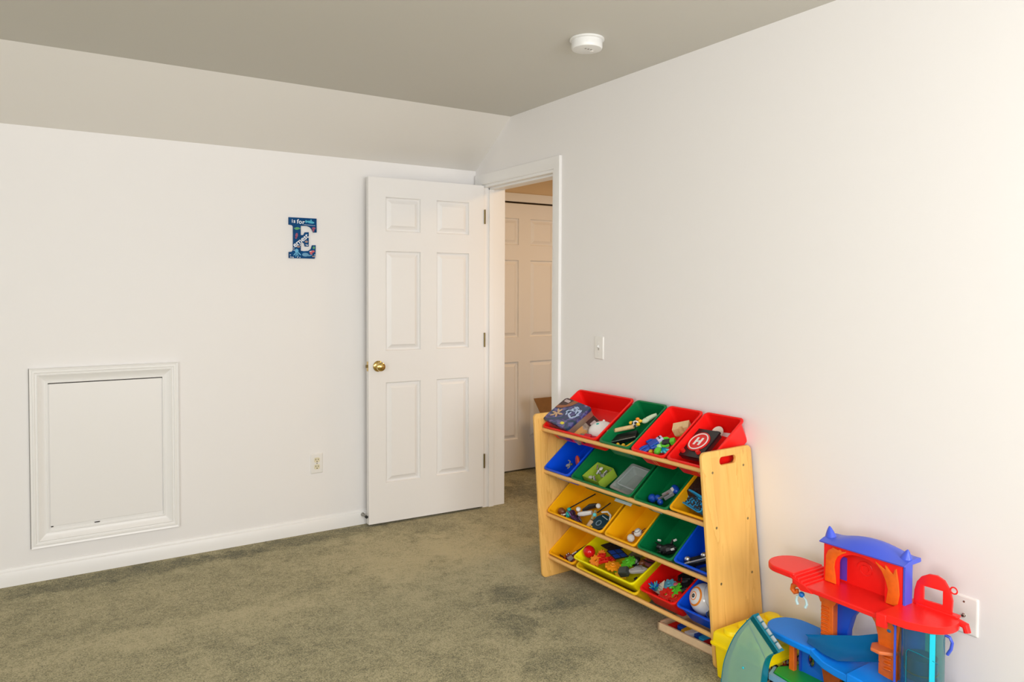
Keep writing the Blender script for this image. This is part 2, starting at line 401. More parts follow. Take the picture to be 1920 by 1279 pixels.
# the leaf is mirrored so that its local front faces the camera
for o in [door] + list(door.children):
    me = o.data; me.transform(Matrix.Diagonal((1, -1, 1, 1))); me.flip_normals()
KX, KZ = .700, .928
g = G().lathe([(.002, 0), (.031, 0), (.032, .004), (.028, .008), (.013, .011), (.011, .024), (.014, .030), (.023, .036), (.0265, .045), (.0245, .055), (.016, .061), (.002, .063)])
me = g.mesh('knob'); me.transform(Matrix.Translation((KX, 0, KZ)) @ Matrix.Rotation(radians(-90), 4, 'X'))
tag(obj('door_knob', me, BRASS, door), 'brass door knob')
me = g.mesh('knob2'); me.transform(Matrix.Translation((KX, -.035, KZ)) @ Matrix.Rotation(radians(90), 4, 'X') @ Matrix.Scale(.72, 4, (0, 0, 1)))
tag(obj('door_knob', me, BRASS, door), 'brass door knob')
obj('latch_plate', G().bx(.7578, .7595, -.029, -.006, KZ - .028, KZ + .028), BRASS, door)
obj('latch_bolt', G().bx(.759, .769, -.023, -.012, KZ - .008, KZ + .008), DBRASS, door)
for z in (.290, 1.060, 1.835):
    g = G(); g.cyl((-.004, .003, z - .045), (-.004, .003, z + .045), .0055, n=10)
    g.bx(-.0015, 0, -.030, .003, z - .044, z + .044)
    h = obj('hinge', g, DBRASS, door); h['label'] = 'dark brass hinge'
    obj('screw', G().cyl((-.0025, -.012, z + .02), (-.0015, -.012, z + .02), .004, n=8), BRASS, h)
hd = six_panel('door_2', True, W=.772)
hd.location = (.374, HY - .02, .012)
# floor-mounted stop behind the open door
t = thing('door_stop', 'small spring door stop with black tip on the baseboard behind the open door', 'door stop', (-.775, -.013, .060))
obj('stop_spring', G().tube([(.0065 * cos(a * .9), -a * .0012, .0065 * sin(a * .9)) for a in range(0, 50)], .0012, n=5), STEEL, t)
obj('stop_tip', G().cyl((0, -.058, 0), (0, -.070, 0), .008), RUBBER, t)
obj('stop_base', G().cyl((0, 0.0005, 0), (0, -.005, 0), .011), STEEL, t)

# ------------------------------------------------------------------ access hatch on the back wall
t = thing('access_hatch', 'white framed access hatch with a plain recessed panel low on the back wall', 'hatch', (-2.097, 0, .161))
ox0, ox1, oz0, oz1 = -2.419 + 2.097, -1.775 + 2.097, 0, 1.013 - .161
fw_ = .072
P4 = [(ox0 + fw_, oz0 + fw_), (ox0 + fw_, oz1 - fw_), (ox1 - fw_, oz1 - fw_), (ox1 - fw_, oz0 + fw_)]
prof = [(0, .000), (0, .009), (.005, .0095), (.007, .0075), (.013, .008), (.022, .0105), (.032, .0155), (.040, .0205), (.043, .0175), (.050, .0185), (.053, .0215), (.060, .0215), (.062, .0190), (.066, .0195), (.072, .0215), (.072, .0045), (.068, .0045), (.068, 0)]
for i in range(4):      # four mitred mouldings
    a, b = Vector(P4[i]), Vector(P4[(i + 1) % 4]); d = (b - a).normalized(); nrm = Vector((-d.y, d.x)); loops = []
    for p, s_ in ((a, -1), (b, 1)):
        loops.append([(p.x + nrm.x * w_ + d.x * s_ * w_, -h, p.y + nrm.y * w_ + d.y * s_ * w_) for w_, h in prof])
    obj('frame_moulding', G().loft(loops), TRIM, t)
obj('hatch_panel', G().bx(ox0 + fw_ + .006, ox1 - fw_ - .004, -.006, .0, oz0 + fw_ + .020, oz1 - fw_ - .005), DOORP, t, bevel=.0012)
obj('outer_shade_line', G().bx(ox0 - .0022, ox0, -.004, -.0002, oz0 - .0022, oz1).bx(ox0 - .0022, ox1, -.004, -.0002, oz0 - .0030, oz0), mat('shade_line_grey', (.16, .15, .13), .9), t)  # dark strips painting the crevice shade along the frame's left and bottom
obj('shadow_gap', G().bx(ox0 + fw_ + .003, ox1 - fw_ - .001, -.0035, -.0025, oz1 - fw_ - .006, oz1 - fw_), HOLE, t)  # dark strip painting the shade in the gap above the panel
obj('inner_stop', G().bx(ox0 + fw_ - .002, ox1 - fw_ + .002, -.004, .0, oz0 + fw_ - .002, oz0 + fw_ + .004).bx(ox0 + fw_, ox1 - fw_, -.0015, 0, oz0 + fw_, oz1 - fw_), TRIM, t)
obj('chipped_corner', G().bx(ox0 + fw_ + .008, ox0 + fw_ + .018, -.0068, -.005, oz0 + fw_ + .016, oz0 + fw_ + .021).bx(ox0 + .262, ox0 + .285, -.0068, -.004, oz0 + fw_ + .008, oz0 + fw_ + .012), HOLE, t)['kind'] = 'stuff'

# ------------------------------------------------------------------ wall plates
def wall_plate(name, label, cat, T, W_=.070, H_=.115):
    t = thing(name, label, cat, mw=T)
    me = G().loft([[Vector((x, y, z)) for x, y in rrect(-W_ / 2 + i, W_ / 2 - i, -H_ / 2 + i, H_ / 2 - i, .004)] for i, z in ((0, 0), (0, .002), (.0015, .0042), (.004, .0058), (.006, .006))])
    obj('cover_plate', me, PLATE, t, ang=60); return t
TB = lambda x, z: basis((x, 0, z), (1, 0, 0), (0, 0, 1), (0, -1, 0))     # on the back wall
TR = lambda y, z: basis((0, y, z), (0, -1, 0), (0, 0, 1), (-1, 0, 0))    # on the right wall
def screw(t, x, y, z=.006, m=None): obj('screw', G().cyl((x, y, z), (x, y, z + .0012), .0032, n=10), m or STEEL, t)
t = wall_plate('power_outlet', 'white double power outlet low on the back wall beside the open door', 'outlet', TB(-1.045, .395))
screw(t, 0, 0)
for y in (.0195, -.0195):
    r = obj('receptacle', G().prism(rrect(-.0165, .0165, y - .0140, y + .0140, .010), .0052, .0082), CREAM, t)
    obj('socket_slots', G().bx(-.0085, -.0055, y - .001, y + .008, .008, .0085).bx(.0055, .0085, y - .001, y + .007, .008, .0085).cyl((0, y - .0085, .008), (0, y - .0085, .0085), .0030, n=10), HOLE, r)
t = wall_plate('light_switch', 'white light switch on the right wall beside the doorway', 'switch', TR(-1.254, 1.101))
obj('toggle', G().box((0, .002, .011), (.009, .012, .014), Matrix.Rotation(radians(-28), 4, 'X')), PL_WHITE, t, bevel=.0012)
obj('toggle_slot', G().bx(-.0052, .0052, -.012, .012, .006, .0064), mat('slot_shadow', (.5, .48, .44), .5), t)
screw(t, 0, .030, m=PLATE); screw(t, 0, -.030, m=PLATE)
t = wall_plate('cable_socket', 'white cable wall plate with one socket beside the red archway of the playset', 'wall plate', TR(-3.0155, .402), .080, .117)
screw(t, 0, .041); screw(t, 0, -.041)
obj('socket', G().cyl((0, -.001, .006), (0, -.001, .0075), .0065, n=6).cyl((0, -.001, .0075), (0, -.001, .014), .0045, n=14), STEEL, t)
obj('socket_hole', G().cyl((0, -.001, .0138), (0, -.001, .0142), .002, n=10), HOLE, t)

# ------------------------------------------------------------------ smoke alarm
t = thing('smoke_alarm', 'round white smoke alarm on the ceiling', 'smoke alarm', (-.478, -1.742, H))
obj('mounting_ring', G().lathe([(.002, 0), (.070, 0), (.071, -.006), (.066, -.009)], 48), PL_WHITE, t)
obj('housing', G().lathe([(.062, -.009), (.0635, -.012), (.0635, -.036), (.0605, -.042), (.052, -.044), (.002, -.045)], 48), PL_WHITE, t)
g = G()
for k in range(3): g.bx(-.022 + k * .014, -.016 + k * .014, -.020, -.012, -.0462, -.0445)
obj('vent_slots', g, mat('vent_grey', (.35, .33, .30), .6), t)
obj('test_button', G().cyl((.025, .0, -.0465), (.025, .0, -.0445), .008), PLATE, t)

# ------------------------------------------------------------------ letter E sign
SX = .1569 / 619; 
def ep(x, y): return ((x - 552) * SX, -(y - 645 - (x - 552) * .045) * SX * .99)
Epts = [(243, 198), (862, 198), (862, 508), (790, 510), (757, 440), (710, 392), (650, 372), (505, 372), (505, 580), (570, 578), (600, 515), (683, 508), (683, 826), (600, 826), (585, 762), (560, 742),
        (505, 742), (505, 924), (570, 932), (680, 922), (735, 880), (765, 795), (840, 790), (832, 1092), (243, 1092), (243, 960), (310, 950), (340, 915), (340, 395), (320, 370), (243, 360)]
def e2(x, y): return ((x - 552) * SX, -(y - 645) * SX)
t = thing('letter_sign', 'blue wooden letter with sea creature print on the back wall', 'sign', mw=basis((-1.122, -.0005, 1.677), (1, 0, 0), (0, 0, 1), (0, -1, 0)))
me = plate([[e2(*p) for p in Epts]], .012, .0008); me.transform(Matrix.Translation((0, 0, .006)))
obj('letter_board', me, mat('ocean_blue', (.001, .070, .23), .6, spec=.15, noise=(40, .3)), t)
WHT = mat('sign_white', (.85, .88, .92), .5)
def tx(s, x, y, size, rot=0, off=.0008, sp=1.0):
    u, v = e2(x, y); text('lettering', s, size, WHT, t, Matrix.Translation((u, v, .0124)) @ Matrix.Rotation(radians(rot), 4, 'Z'), .0003, off, space=sp)
tx('is', 345, 280, .029, 0, .0005, 1.25); tx('for', 505, 290, .034, -4, .0005, 1.1)
tx('ernest', 500, 700, .0405, 38, .0006, .98)
g = G()
for k in range(11): u, v = e2(585 + k * 23, 346 + k * 1.2); g.box((u, v, .0124), (.0034, .0022, .0006))
for x, y in [(270, 1022), (275, 1068), (305, 1070), (335, 1074), (430, 1068), (482, 1072), (350, 870), (352, 915), (815, 1010), (818, 1045), (822, 1078), (800, 522), (825, 522), (640, 800), (620, 790), (660, 795), (450, 795), (490, 800), (705, 935), (730, 930)]:
    u, v = e2(x, y); g.cyl((u, v, .012), (u, v, .0127), .0026, n=8)
obj('printed_dots', g, WHT, t)['kind'] = 'stuff'
def blob(name, m, items):
    g = G()
    for x, y, a, b, r in items:
        u, v = e2(x, y); T = Matrix.Translation((u, v, .0123)) @ Matrix.Rotation(radians(r), 4, 'Z')
        g.loft([[Vector((a * SX * cos(q * pi / 6), b * SX * sin(q * pi / 6), z)) for q in range(12)] for z in (-.0003, .0003)], T=T)
    obj(name, g, m, t)
blob('printed_shark', mat('print_cyan', (.05, .40, .58), .4), [(725, 285, 85, 28, -8), (625, 275, 22, 30, 20), (735, 245, 15, 22, 0)])
blob('printed_octopus', mat('print_sky', (.10, .42, .68), .4), [(410, 930, 42, 45, 0), (370, 1000, 12, 48, -40), (400, 1020, 10, 45, -15), (435, 1020, 10, 45, 15), (470, 990, 12, 50, 45)])
blob('printed_turtle', mat('print_green', (.08, .35, .12), .4), [(420, 438, 55, 30, 8), (480, 438, 16, 12, 0), (365, 436, 16, 10, 0)])
blob('printed_weed', MATS['print_green'], [(795, 850, 25, 32, 0)])
blob('printed_seahorse', mat('print_maroon', (.30, .05, .12), .4), [(410, 590, 28, 55, -10), (395, 640, 18, 28, 10)])
blob('printed_squid', MATS['print_maroon'], [(795, 420, 42, 28, 0), (785, 465, 22, 30, 20)])
blob('printed_fish', mat('print_coral', (.55, .08, .10), .4), [(755, 940, 62, 26, 14), (735, 985, 32, 16, -20)])
blob('printed_crab', mat('print_brown', (.32, .20, .16), .4), [(628, 722, 36, 26, 0)])
blob('printed_shell', MATS['print_brown'], [(450, 838, 40, 20, 0)])
blob('printed_snail', MATS['print_brown'], [(780, 1045, 22, 18, 0)])
blob('printed_whale', mat('print_pale', (.10, .30, .50), .4), [(605, 1010, 75, 42, 0), (700, 1025, 55, 16, 10)])

# ------------------------------------------------------------------ cardboard box in the hall
t = thing('cardboard_box', 'open brown cardboard box standing in the hall beyond the shelf', 'box', (.98, .24, 0))
g = G()
for a, b in (((-.19, -.14), (.19, -.14)), ((.19, -.14), (.19, .14)), ((.19, .14), (-.19, .14)), ((-.19, .14), (-.19, -.14))):
    p = Vector((*a, 0)); q = Vector((*b, 0)); n_ = Vector((-(q - p).y, (q - p).x, 0)).normalized() * .004
    g.loft([[p, q, q + n_, p + n_], [v + Vector((0, 0, .44)) for v in (p, q, q + n_, p + n_)]])
g.bx(-.19, .19, -.14, .14, 0.0, .006)
obj('box_body', g, CARD, t)
g = G().loft([[(-.185, .140, .44), (.19, .140, .44), (.19, .144, .44), (-.185, .144, .44)], [(-.235, .175, .575), (.20, .175, .575), (.20, .179, .575), (-.235, .179, .575)]])
obj('box_flap', g, CARD, t)
g = G().loft([[(-.19, -.14, .44), (.19, -.14, .44), (.19, -.144, .44), (-.19, -.144, .44)], [(-.18, -.20, .34), (.18, -.20, .34), (.18, -.204, .34), (-.18, -.204, .34)]])
obj('box_flap', g, CARD, t)

# ------------------------------------------------------------------ toy shelf
SO = Vector((-.3059, -2.3054, 0)); sy_ = .0357; SL, SD, SH, LY = 1.0647, .2882, .7838, .1035
EX = Vector((cos(sy_), sin(sy_), 0)); EY = Vector((-sin(sy_), cos(sy_), 0)); EH = Vector((.0008, LY, 1))
def S(a, b, h): return SO + EX * a + EY * b + EH * h
def Sl(a, b, h): return EX * a + EY * b + EH * h
shelf = thing('toy_shelf', 'leaning pine toy organiser rack with four rows of sloping bins', 'toy shelf', SO)
def shelf_map(me):     # local (x=a, y=h, z=b) -> rack frame, sheared as the rack leans
    for v in me.vertices: v.co = Sl(v.co.x, v.co.z, v.co.y)
    return me
outer = rrect(0, SD, 0, SH, .022, 6)
slot = rrect(.098, .194, .727, .757, .0145, 5)
for b, nm in ((.0075, 'near'), (SL - .0075, 'far')):
    me = plate([outer, slot], .015, .0028); me.transform(Matrix.Translation((0, 0, b))); shelf_map(me)
    bm = bmesh.new(); bm.from_mesh(me); bmesh.ops.recalc_face_normals(bm, faces=bm.faces); bm.to_mesh(me); bm.free()
    sp = obj('side_panel', me, PINE, shelf, ang=50)
    if nm == 'near':
        for a, h in [(.053, .706), (.234, .712), (.055, .502), (.238, .507), (.060, .296), (.241, .302), (.05, .10), (.24, .10)]:
            g = G(); g.cyl(Sl(a, -.0006, h), Sl(a, .004, h), .0052, n=10)
            obj('screw', g, mat('screw_dark', (.30, .22, .10), .4, .6), sp)
HF = [.706, .503, .2965, .0925]
for h in HF:
    g = G(); g.tube([Sl(.047, .014 + (SL - .028) * i / 4, h) for i in range(5)], .0096, n=14); obj('front_rail', g, DOWEL, shelf)
    g = G(); g.tube([Sl(.238, .014 + (SL - .028) * i / 4, h + .006) for i in range(5)], .0088, n=14); obj('back_rail', g, DOWEL, shelf)

# ------------------------------------------------------------------ bins
# key: b centre, width, a, h, tilt, material, label
BINS = {
 'A1': (.845, .398, .036, .724, 34.5, RED, 'wide red bin at the door end of the top row'),
 'B1': (.533, .194, .036, .722, 34.5, GREEN, 'green bin in the top row, between red bins'),
 'C1': (.331, .194, .036, .722, 34.5, RED, 'red bin in the top row between the green bin and the landing pad bin'),
 'D1': (.126, .196, .036, .722, 34.5, RED, 'red bin in the top row holding the landing pad'),
 'A2': (.957, .194, .036, .520, 36.5, BLUE, 'blue bin at the door end of the second row'),
 'B2': (.646, .400, .036, .518, 37, GREEN, 'wide green bin in the second row holding a clear tub'),
 'C2': (.333, .196, .036, .516, 38, GREEN, 'green bin in the second row holding blue toy pieces'),
 'D2': (.130, .194, .036, .526, 36, AMBER, 'amber bin in the second row against the near side panel'),
 'A3': (.845, .400, .036, .316, 38.5, AMBER, 'wide amber bin in the third row full of figures'),
 'B3': (.533, .196, .036, .316, 38, AMBER, 'narrow amber bin in the third row holding a white robot'),
 'C3': (.327, .200, .036, .318, 38, GREEN, 'green bin in the third row'),
 'D3': (.125, .194, .036, .322, 38, BLUE, 'blue bin in the third row against the near side panel'),
 'A4': (.955, .194, .036, .115, 35, AMBER, 'amber bin at the door end of the bottom row'),
 'B4': (.645, .400, .036, .113, 33, mat('mustard_plastic', (.88, .58, .004), .36), 'wide mustard bin in the bottom row under the yellow tray'),
 'T4': (.644, .395, .022, .158, 25, YELLOW, 'bright yellow tray stacked in the bottom row full of building toys'),
 'C4': (.327, .200, .036, .147, 29, RED, 'red bin in the bottom row'),
 'D4': (.125, .194, .036, .150, 29, BLUE, 'blue bin in the bottom row holding a white ball'),
}
def frame(k):
    b, w_, a, h, t = BINS[k][:5]; t = radians(t)
    X = -EY; Y = EX * cos(t) + Vector((0, 0, sin(t))); return basis(S(a, b, h), X, Y, X.cross(Y))
def bin_mesh(W_, L=.291, dep=.103, r=.018):
    g = G(); tp = .012                       # side taper
    def lp(ix, iy0, iy1, z, rr): return [Vector((x, y, z)) for x, y in rrect(-W_ / 2 + ix, W_ / 2 - ix, iy0, L - iy1, max(rr, .003), 5)]
    loops = [lp(tp + .006, .036, .022, -dep, .012), lp(tp, .030, .016, -dep + .004, .016), lp(.008, .008, .008, -.012, r), lp(.007, .007, .007, -.010, r),
             lp(.0012, .0012, .0012, -.0105, r), lp(0, 0, 0, -.008, r), lp(0, 0, 0, -.002, r), lp(.002, .002, .002, 0, r), lp(.006, .006, .006, 0, r), lp(.0085, .0085, .0085, -.002, r),
             lp(.010, .010, .010, -.012, r), lp(tp + .002, .032, .018, -dep + .006, .014), lp(tp + .010, .040, .026, -dep + .0025, .010)]
    g.loft(loops); return g.mesh('bin')
PURP = mat('label_purple', (.16, .008, .12), .3); PALE = mat('label_pale', (.50, .56, .60), .4)
OL = mat('label_olive', (.30, .40, .05), .35); DG = mat('label_green', (.02, .20, .12), .35); PINKT = mat('label_pink', (.70, .35, .25), .4)
LBL = {'A1': (-.20 + .105, .0, .10, PURP, 'purple label'), 'B1': (.0, 0, .11, DG, 'pale green label'), 'A2': (-.02, 0, .10, PALE, 'pale label'),
       'B2': (.14, 0, .05, OL, 'olive label'), 'C2': (-.02, 0, .05, PALE, 'pale label'), 'D2': (.03, 0, .05, PINKT, 'peach label'), 'A3': (-.02, 0, .11, mat('label_amber', (.75, .36, .02), .35), 'amber label'), 'B3': (.0, 0, .10, mat('label_amber', (.75, .36, .02), .35), 'amber label')}
for k, (b, w_, a, h, t_, m, lab) in BINS.items():
    o = thing('storage_bin' if k != 'T4' else 'storage_tray', lab, 'bin' if k != 'T4' else 'tray', mw=frame(k), group='coloured bins of the toy rack')
    me = bin_mesh(w_) if k != 'T4' else bin_mesh(w_, .291, .082)
    bd = obj('bin_body', me, m, o, ang=40)
    if k in LBL:
        cx, _, ww, lm, ln = LBL[k]
        # on the sloping outer front face: from (y .008, z -.012) to (y .030, z -.099)
        g = G(); q0 = Vector((0, .0125, -.032)); q1 = Vector((0, .0262, -.088)); nn = Vector((0, -.97, -.24)) * .0008
        g.loft([[Vector((cx - ww / 2, 0, 0)) + q0 + nn, Vector((cx + ww / 2, 0, 0)) + q0 + nn, Vector((cx + ww / 2, 0, 0)) + q1 + nn, Vector((cx - ww / 2, 0, 0)) + q1 + nn],
                [Vector((cx - ww / 2, 0, 0)) + q0 - nn, Vector((cx + ww / 2, 0, 0)) + q0 - nn, Vector((cx + ww / 2, 0, 0)) + q1 - nn, Vector((cx - ww / 2, 0, 0)) + q1 - nn]])
        lo = obj('bin_label', g, lm, o); lo['label'] = ln
    if k in ('C1', 'D1'):
        g = G()
        for cx in (-.01, 0.004) if k == 'C1' else (.03,):
            g.loft([[Vector((cx - .002, .0105, -.024)), Vector((cx + .002, .0105, -.024)), Vector((cx + .002, .0285, -.095)), Vector((cx - .002, .0285, -.095))],
                    [Vector((cx - .002, .0085, -.024)), Vector((cx + .002, .0085, -.024)), Vector((cx + .002, .0265, -.095)), Vector((cx - .002, .0265, -.095))]])
        obj('label_strip', g, mat('label_orange', (.85, .22, .08), .35), o)

# ------------------------------------------------------------------ toys in the bins
def toy(k, name, label, cat, x, y, z, rot=(0, 0, 0), group=None):
    R = Matrix.Rotation(radians(rot[2]), 4, 'Z') @ Matrix.Rotation(radians(rot[1]), 4, 'Y') @ Matrix.Rotation(radians(rot[0]), 4, 'X')
    q = {'A3': 1.22, 'C3': 1.2, 'D3': 1.15, 'T4': 1.08, 'C4': 1.12, 'A4': 1.15, 'C1': 1.12, 'B3': 1.1, 'C2': 1.1, 'B1': 1.08, 'D2': 1.18}.get(k, 1.0)
    return thing(name, label, cat, mw=frame(k) @ Matrix.Translation((x, y, z + .004)) @ R @ Matrix.Diagonal((q, q, q, 1)), group=group)
def tm(o, k, name, label, cat, x, y, z, rot=(0, 0, 0), group=None):
    """single-mesh toy"""
    R = Matrix.Rotation(radians(rot[2]), 4, 'Z') @ Matrix.Rotation(radians(rot[1]), 4, 'Y') @ Matrix.Rotation(radians(rot[0]), 4, 'X')
    o.matrix_world = frame(k) @ Matrix.Translation((x, y, z)) @ R; return tag(o, label, cat, group)
def M_(n, c, r=.4, **k): return mat('toy_' + n, c, r, **k)
mWHT = M_('white', (.82, .81, .78)); mBLK = M_('black', (.012, .012, .014), .3); mGRY = M_('grey', (.32, .32, .33)); mSIL = M_('silver', (.6, .6, .62), .25, metal=.8)
mBLU = M_('blue', (.005, .07, .45), .3); mLBL = M_('light_blue', (.02, .38, .72), .35); mCYN = M_('cyan', (.15, .75, .80), .3); mTEA = M_('teal', (.01, .42, .36), .3)
mGRN = M_('lime', (.12, .62, .03), .35); mORG = M_('orange', (.90, .26, .01), .4); mYEL = M_('yellow', (.90, .52, .02), .4); mRED = M_('red', (.70, .015, .01), .35)
mBRN = M_('brown', (.20, .06, .02), .35); mTAN = M_('tan', (.62, .42, .26), .5); mDPU = M_('dark_purple', (.045, .012, .06), .3); mMAR = M_('maroon', (.14, .02, .03), .4)

# printed tin: a rounded lid with a nebula print
def nebula():
    m = bpy.data.materials.new('nebula_print'); m.use_nodes = True; nt = m.node_tree; b = nt.nodes['Principled BSDF']
    tc = nt.nodes.new('ShaderNodeTexCoord'); n = nt.nodes.new('ShaderNodeTexNoise'); n.inputs['Scale'].default_value = 17; n.inputs['Detail'].default_value = 7; n.inputs['Distortion'].default_value = 2.0
    nt.links.new(tc.outputs['Object'], n.inputs['Vector']); r = nt.nodes.new('ShaderNodeValToRGB'); e = r.color_ramp.elements
    e[0].position = .30; e[0].color = (.006, .012, .03, 1); e[1].position = .74; e[1].color = (.55, .65, .85, 1)
    for p, c in ((.42, (.012, .05, .12)), (.50, (.05, .03, .13)), (.58, (.10, .12, .34)), (.64, (.22, .10, .22))):
        x = e.new(p); x.color = (*c, 1)
    nt.links.new(n.outputs[0], r.inputs[0]); nt.links.new(r.outputs[0], b.inputs['Base Color']); b.inputs['Roughness'].default_value = .25; return m
NEB = nebula()
def quad_frame(k, tl, tr, br, bl, z):   # local frame of a flat thing from its corners in the bin frame
    c = [Vector((*p, z)) for p in (tl, tr, br, bl)]; o = sum(c, Vector()) / 4
    X = ((c[1] - c[0]) + (c[2] - c[3])).normalized(); Y = ((c[0] - c[3]) + (c[1] - c[2])); Y = (Y - X * Y.dot(X)).normalized()
    return frame(k) @ basis(o, X, Y, X.cross(Y)), ((c[1] - c[0]).length + (c[2] - c[3]).length) / 2, ((c[0] - c[3]).length + (c[1] - c[2]).length) / 2
def rbox(W_, L_, z0, z1, r=.012, e=.0015):
    return G().loft([[Vector((x, y, z)) for x, y in rrect(-W_ / 2 + i, W_ / 2 - i, -L_ / 2 + i, L_ / 2 - i, r)] for i, z in ((e, z0), (0, z0 + e), (0, z1 - e), (e, z1))])
# tin 1 lies on the rim over the wide red bin; its top is about level with z +.01
mwt, tw, tl_ = quad_frame('A1', (-.262, .218), (-.052, .195), (-.012, .040), (-.218, .052), .010)
tin = thing('printed_tin', 'dark blue printed tin lying tilted on top of the wide red bin', 'tin', mw=mwt @ Matrix.Rotation(radians(4), 4, 'X'))
W1, L1 = .150, .158
tin.matrix_world = frame('A1') @ Matrix.Translation((-.100, .104, .016)) @ Matrix.Rotation(radians(-7), 4, 'Z') @ Matrix.Rotation(radians(2), 4, 'Y') @ Matrix.Diagonal((1.42, 1.06, 1.3, 1))
obj('tin_body', rbox(W1 - .004, L1 - .004, -.036, -.008), mat('tin_metal', (.55, .45, .33), .3, .8), tin)
lid = obj('tin_lid', rbox(W1, L1, -.012, .0), NEB, tin)
def decal(name, poly, z, m, parent, th=.0006, lab=None):
    o = obj(name, G().prism(poly, z - th, z + th), m, parent)
    if lab: o['label'] = lab
    return o
decal('corner_band', [(-W1 / 2 + .002, L1 / 2 - .012), (-W1 / 2 + .012, L1 / 2 - .002), (-.022, L1 / 2 - .002), (-.034, .042), (-W1 / 2 + .002, .020)], .0004, mat('tin_maroon', (.05, .012, .012), .3), lid)
decal('logo_patch', rrect(-.064, -.036, .052, .068, .003), .0012, mat('tin_pink', (.55, .42, .42), .4), lid, lab='pale pink logo patch')
decal('yellow_badge', rrect(.022, .040, -.066, -.052, .005), .0008, mat('tin_yellow', (.8, .68, .02), .4), lid)
decal('orange_arc', [(-.022 + .0, L1 / 2 - .002), (.002, L1 / 2 - .002), (-.012, .045), (-.045, .012), (-W1 / 2 + .002, .004), (-W1 / 2 + .002, .020), (-.036, .038)], .0007, mat('tin_orange', (.32, .10, .03), .3), lid)
blobs = G()
random.seed(3)
for i in range(11):
    a = random.uniform(0, 6.28); r = random.uniform(.003, .02); x = -.035 + r * cos(a); y = -.020 + r * 1.5 * sin(a)
    T = Matrix.Translation((x, y, .0009)) @ Matrix.Rotation(a, 4, 'Z')
    blobs.loft([[Vector((.012 * cos(q * pi / 4), .0045 * sin(q * pi / 4), z)) for q in range(8)] for z in (-.0004, .0004 + i * .00005)], T=T)
obj('printed_gold_shape', blobs, mat('tin_gold', (.58, .36, .20), .3), lid)
blobs = G()
for i in range(22):
    a = .6 + i * .37; T = Matrix.Translation((.028 + random.uniform(.008, .034) * cos(a), .012 + random.uniform(.01, .040) * sin(a), .0008)) @ Matrix.Rotation(a + 1.2, 4, 'Z')
    blobs.loft([[Vector((.010 * cos(q * pi / 4), .0035 * sin(q * pi / 4), z)) for q in range(8)] for z in (-.0004, .0003 + i * .00004)], T=T)
obj('printed_ice_swirl', blobs, mat('tin_ice', (.45, .55, .78), .3), lid)
# second tin under it
tin2 = toy('A1', 'printed_tin', 'maroon and cream printed tin half under the dark blue tin', 'tin', -.004, .094, -.040, (0, 38, -10))
obj('tin_body', rbox(.120, .150, -.030, .0), mat('tin_cream', (.50, .38, .30), .35, noise=(60, .7)), tin2)
decal('maroon_band', rrect(-.058, .058, .020, .073, .006), .0004, mat('tin_maroon', (.05, .012, .012), .3), tin2)
decal('logo_patch', rrect(.018, .050, .030, .060, .004), .0010, mat('tin_pink', (.55, .42, .42), .4), tin2)
decal('printed_gold_shape', [(-.01, -.07), (.012, -.066), (.030, -.03), (.046, -.02), (.038, -.002), (.018, -.012), (.002, -.004), (-.006, -.030)], .0006, mat('tin_gold2', (.60, .30, .09), .3), tin2)
decal('printed_blue_shape', [(-.045, -.02), (-.02, -.03), (.0, .0), (-.012, .014), (-.03, .006)], .0006, mat('tin_violet', (.20, .16, .35), .3), tin2)
# white shell mask
t = toy('A1', 'toy_helmet', 'white oval toy shell with red trim inside the wide red bin', 'toy', .098, .110, -.066, (10, 12, 42))
g = G().sph((0, 0, 0), (.062, .048, .040), 28, 14); obj('shell', g, mWHT, t)
obj('trim', G().tube([(.064 * cos(a) , .050 * sin(a), -.004) for a in [i * pi / 16 for i in range(-14, 3)]], .005), mRED, t)
obj('badge', G().sph((-.008, .008, .038), (.008, .006, .003), 12, 6), mTEA, t)
obj('nub', G().sph((.020, .030, .030), .006), mWHT, t)
t = toy('A1', 'toy_car', 'small red toy car in the wide red bin', 'toy', .088, .040, -.058, (0, 10, 14))
obj('body', G().box((0, 0, 0), (.075, .032, .018)).box((-.008, 0, .014), (.036, .026, .012)), M_('crimson', (.62, .005, .03)), t, bevel=.004)
for x in (-.024, .024):
    for y in (-.016, .016): obj('wheel', G().cyl((x, y - .003, -.008), (x, y + .003, -.008), .009, n=14), mBLK, t)
obj('headlamp', G().box((.038, 0, .002), (.004, .014, .006)), mSIL, t)

# green bin of the top row
t = toy('B1', 'toy_flute', 'tan wooden stick lying across the top row green bin', 'toy', -.062, .118, -.032, (0, 0, 0))
obj('stick', G().tube([(-.062, -.034, .002), (.0, -.002, .004), (.050, .026, .004)], [.0085, .009, .009], n=14), TOYWOOD, t)
obj('burnt_mark', G().tube([(-.030, -.018, .0055), (-.022, -.014, .0058)], [.0082, .0082], n=10), mat('burnt', (.20, .12, .05), .6), t)
t = toy('B1', 'toy_figure', 'white and orange toy animal with black spots in the green bin', 'toy', -.004, .160, -.022, (0, 0, 25))
obj('body', G().sph((0, 0, 0), (.015, .013, .014)), mWHT, t)
obj('spots', G().sph((.006, -.008, .009), .006).sph((-.008, -.006, .010), .004).sph((0, -.012, .000), .005), mBLK, t)
for x, y in ((-.022, .006), (.004, .024), (.020, .008), (.016, -.012)): obj('paw', G().sph((x, y, .004), (.009, .007, .007)), mYEL if x != .004 else mORG, t)
t = toy('B1', 'toy_case', 'flat black case with a silver edge in the green bin', 'toy', -.046, .096, -.062, (0, 0, 31))
obj('case', G().box((0, .004, 0), (.120, .040, .022)), mBLK, t, bevel=.003)
obj('edge_strip', G().box((0, -.017, .008), (.116, .003, .003)), mSIL, t)
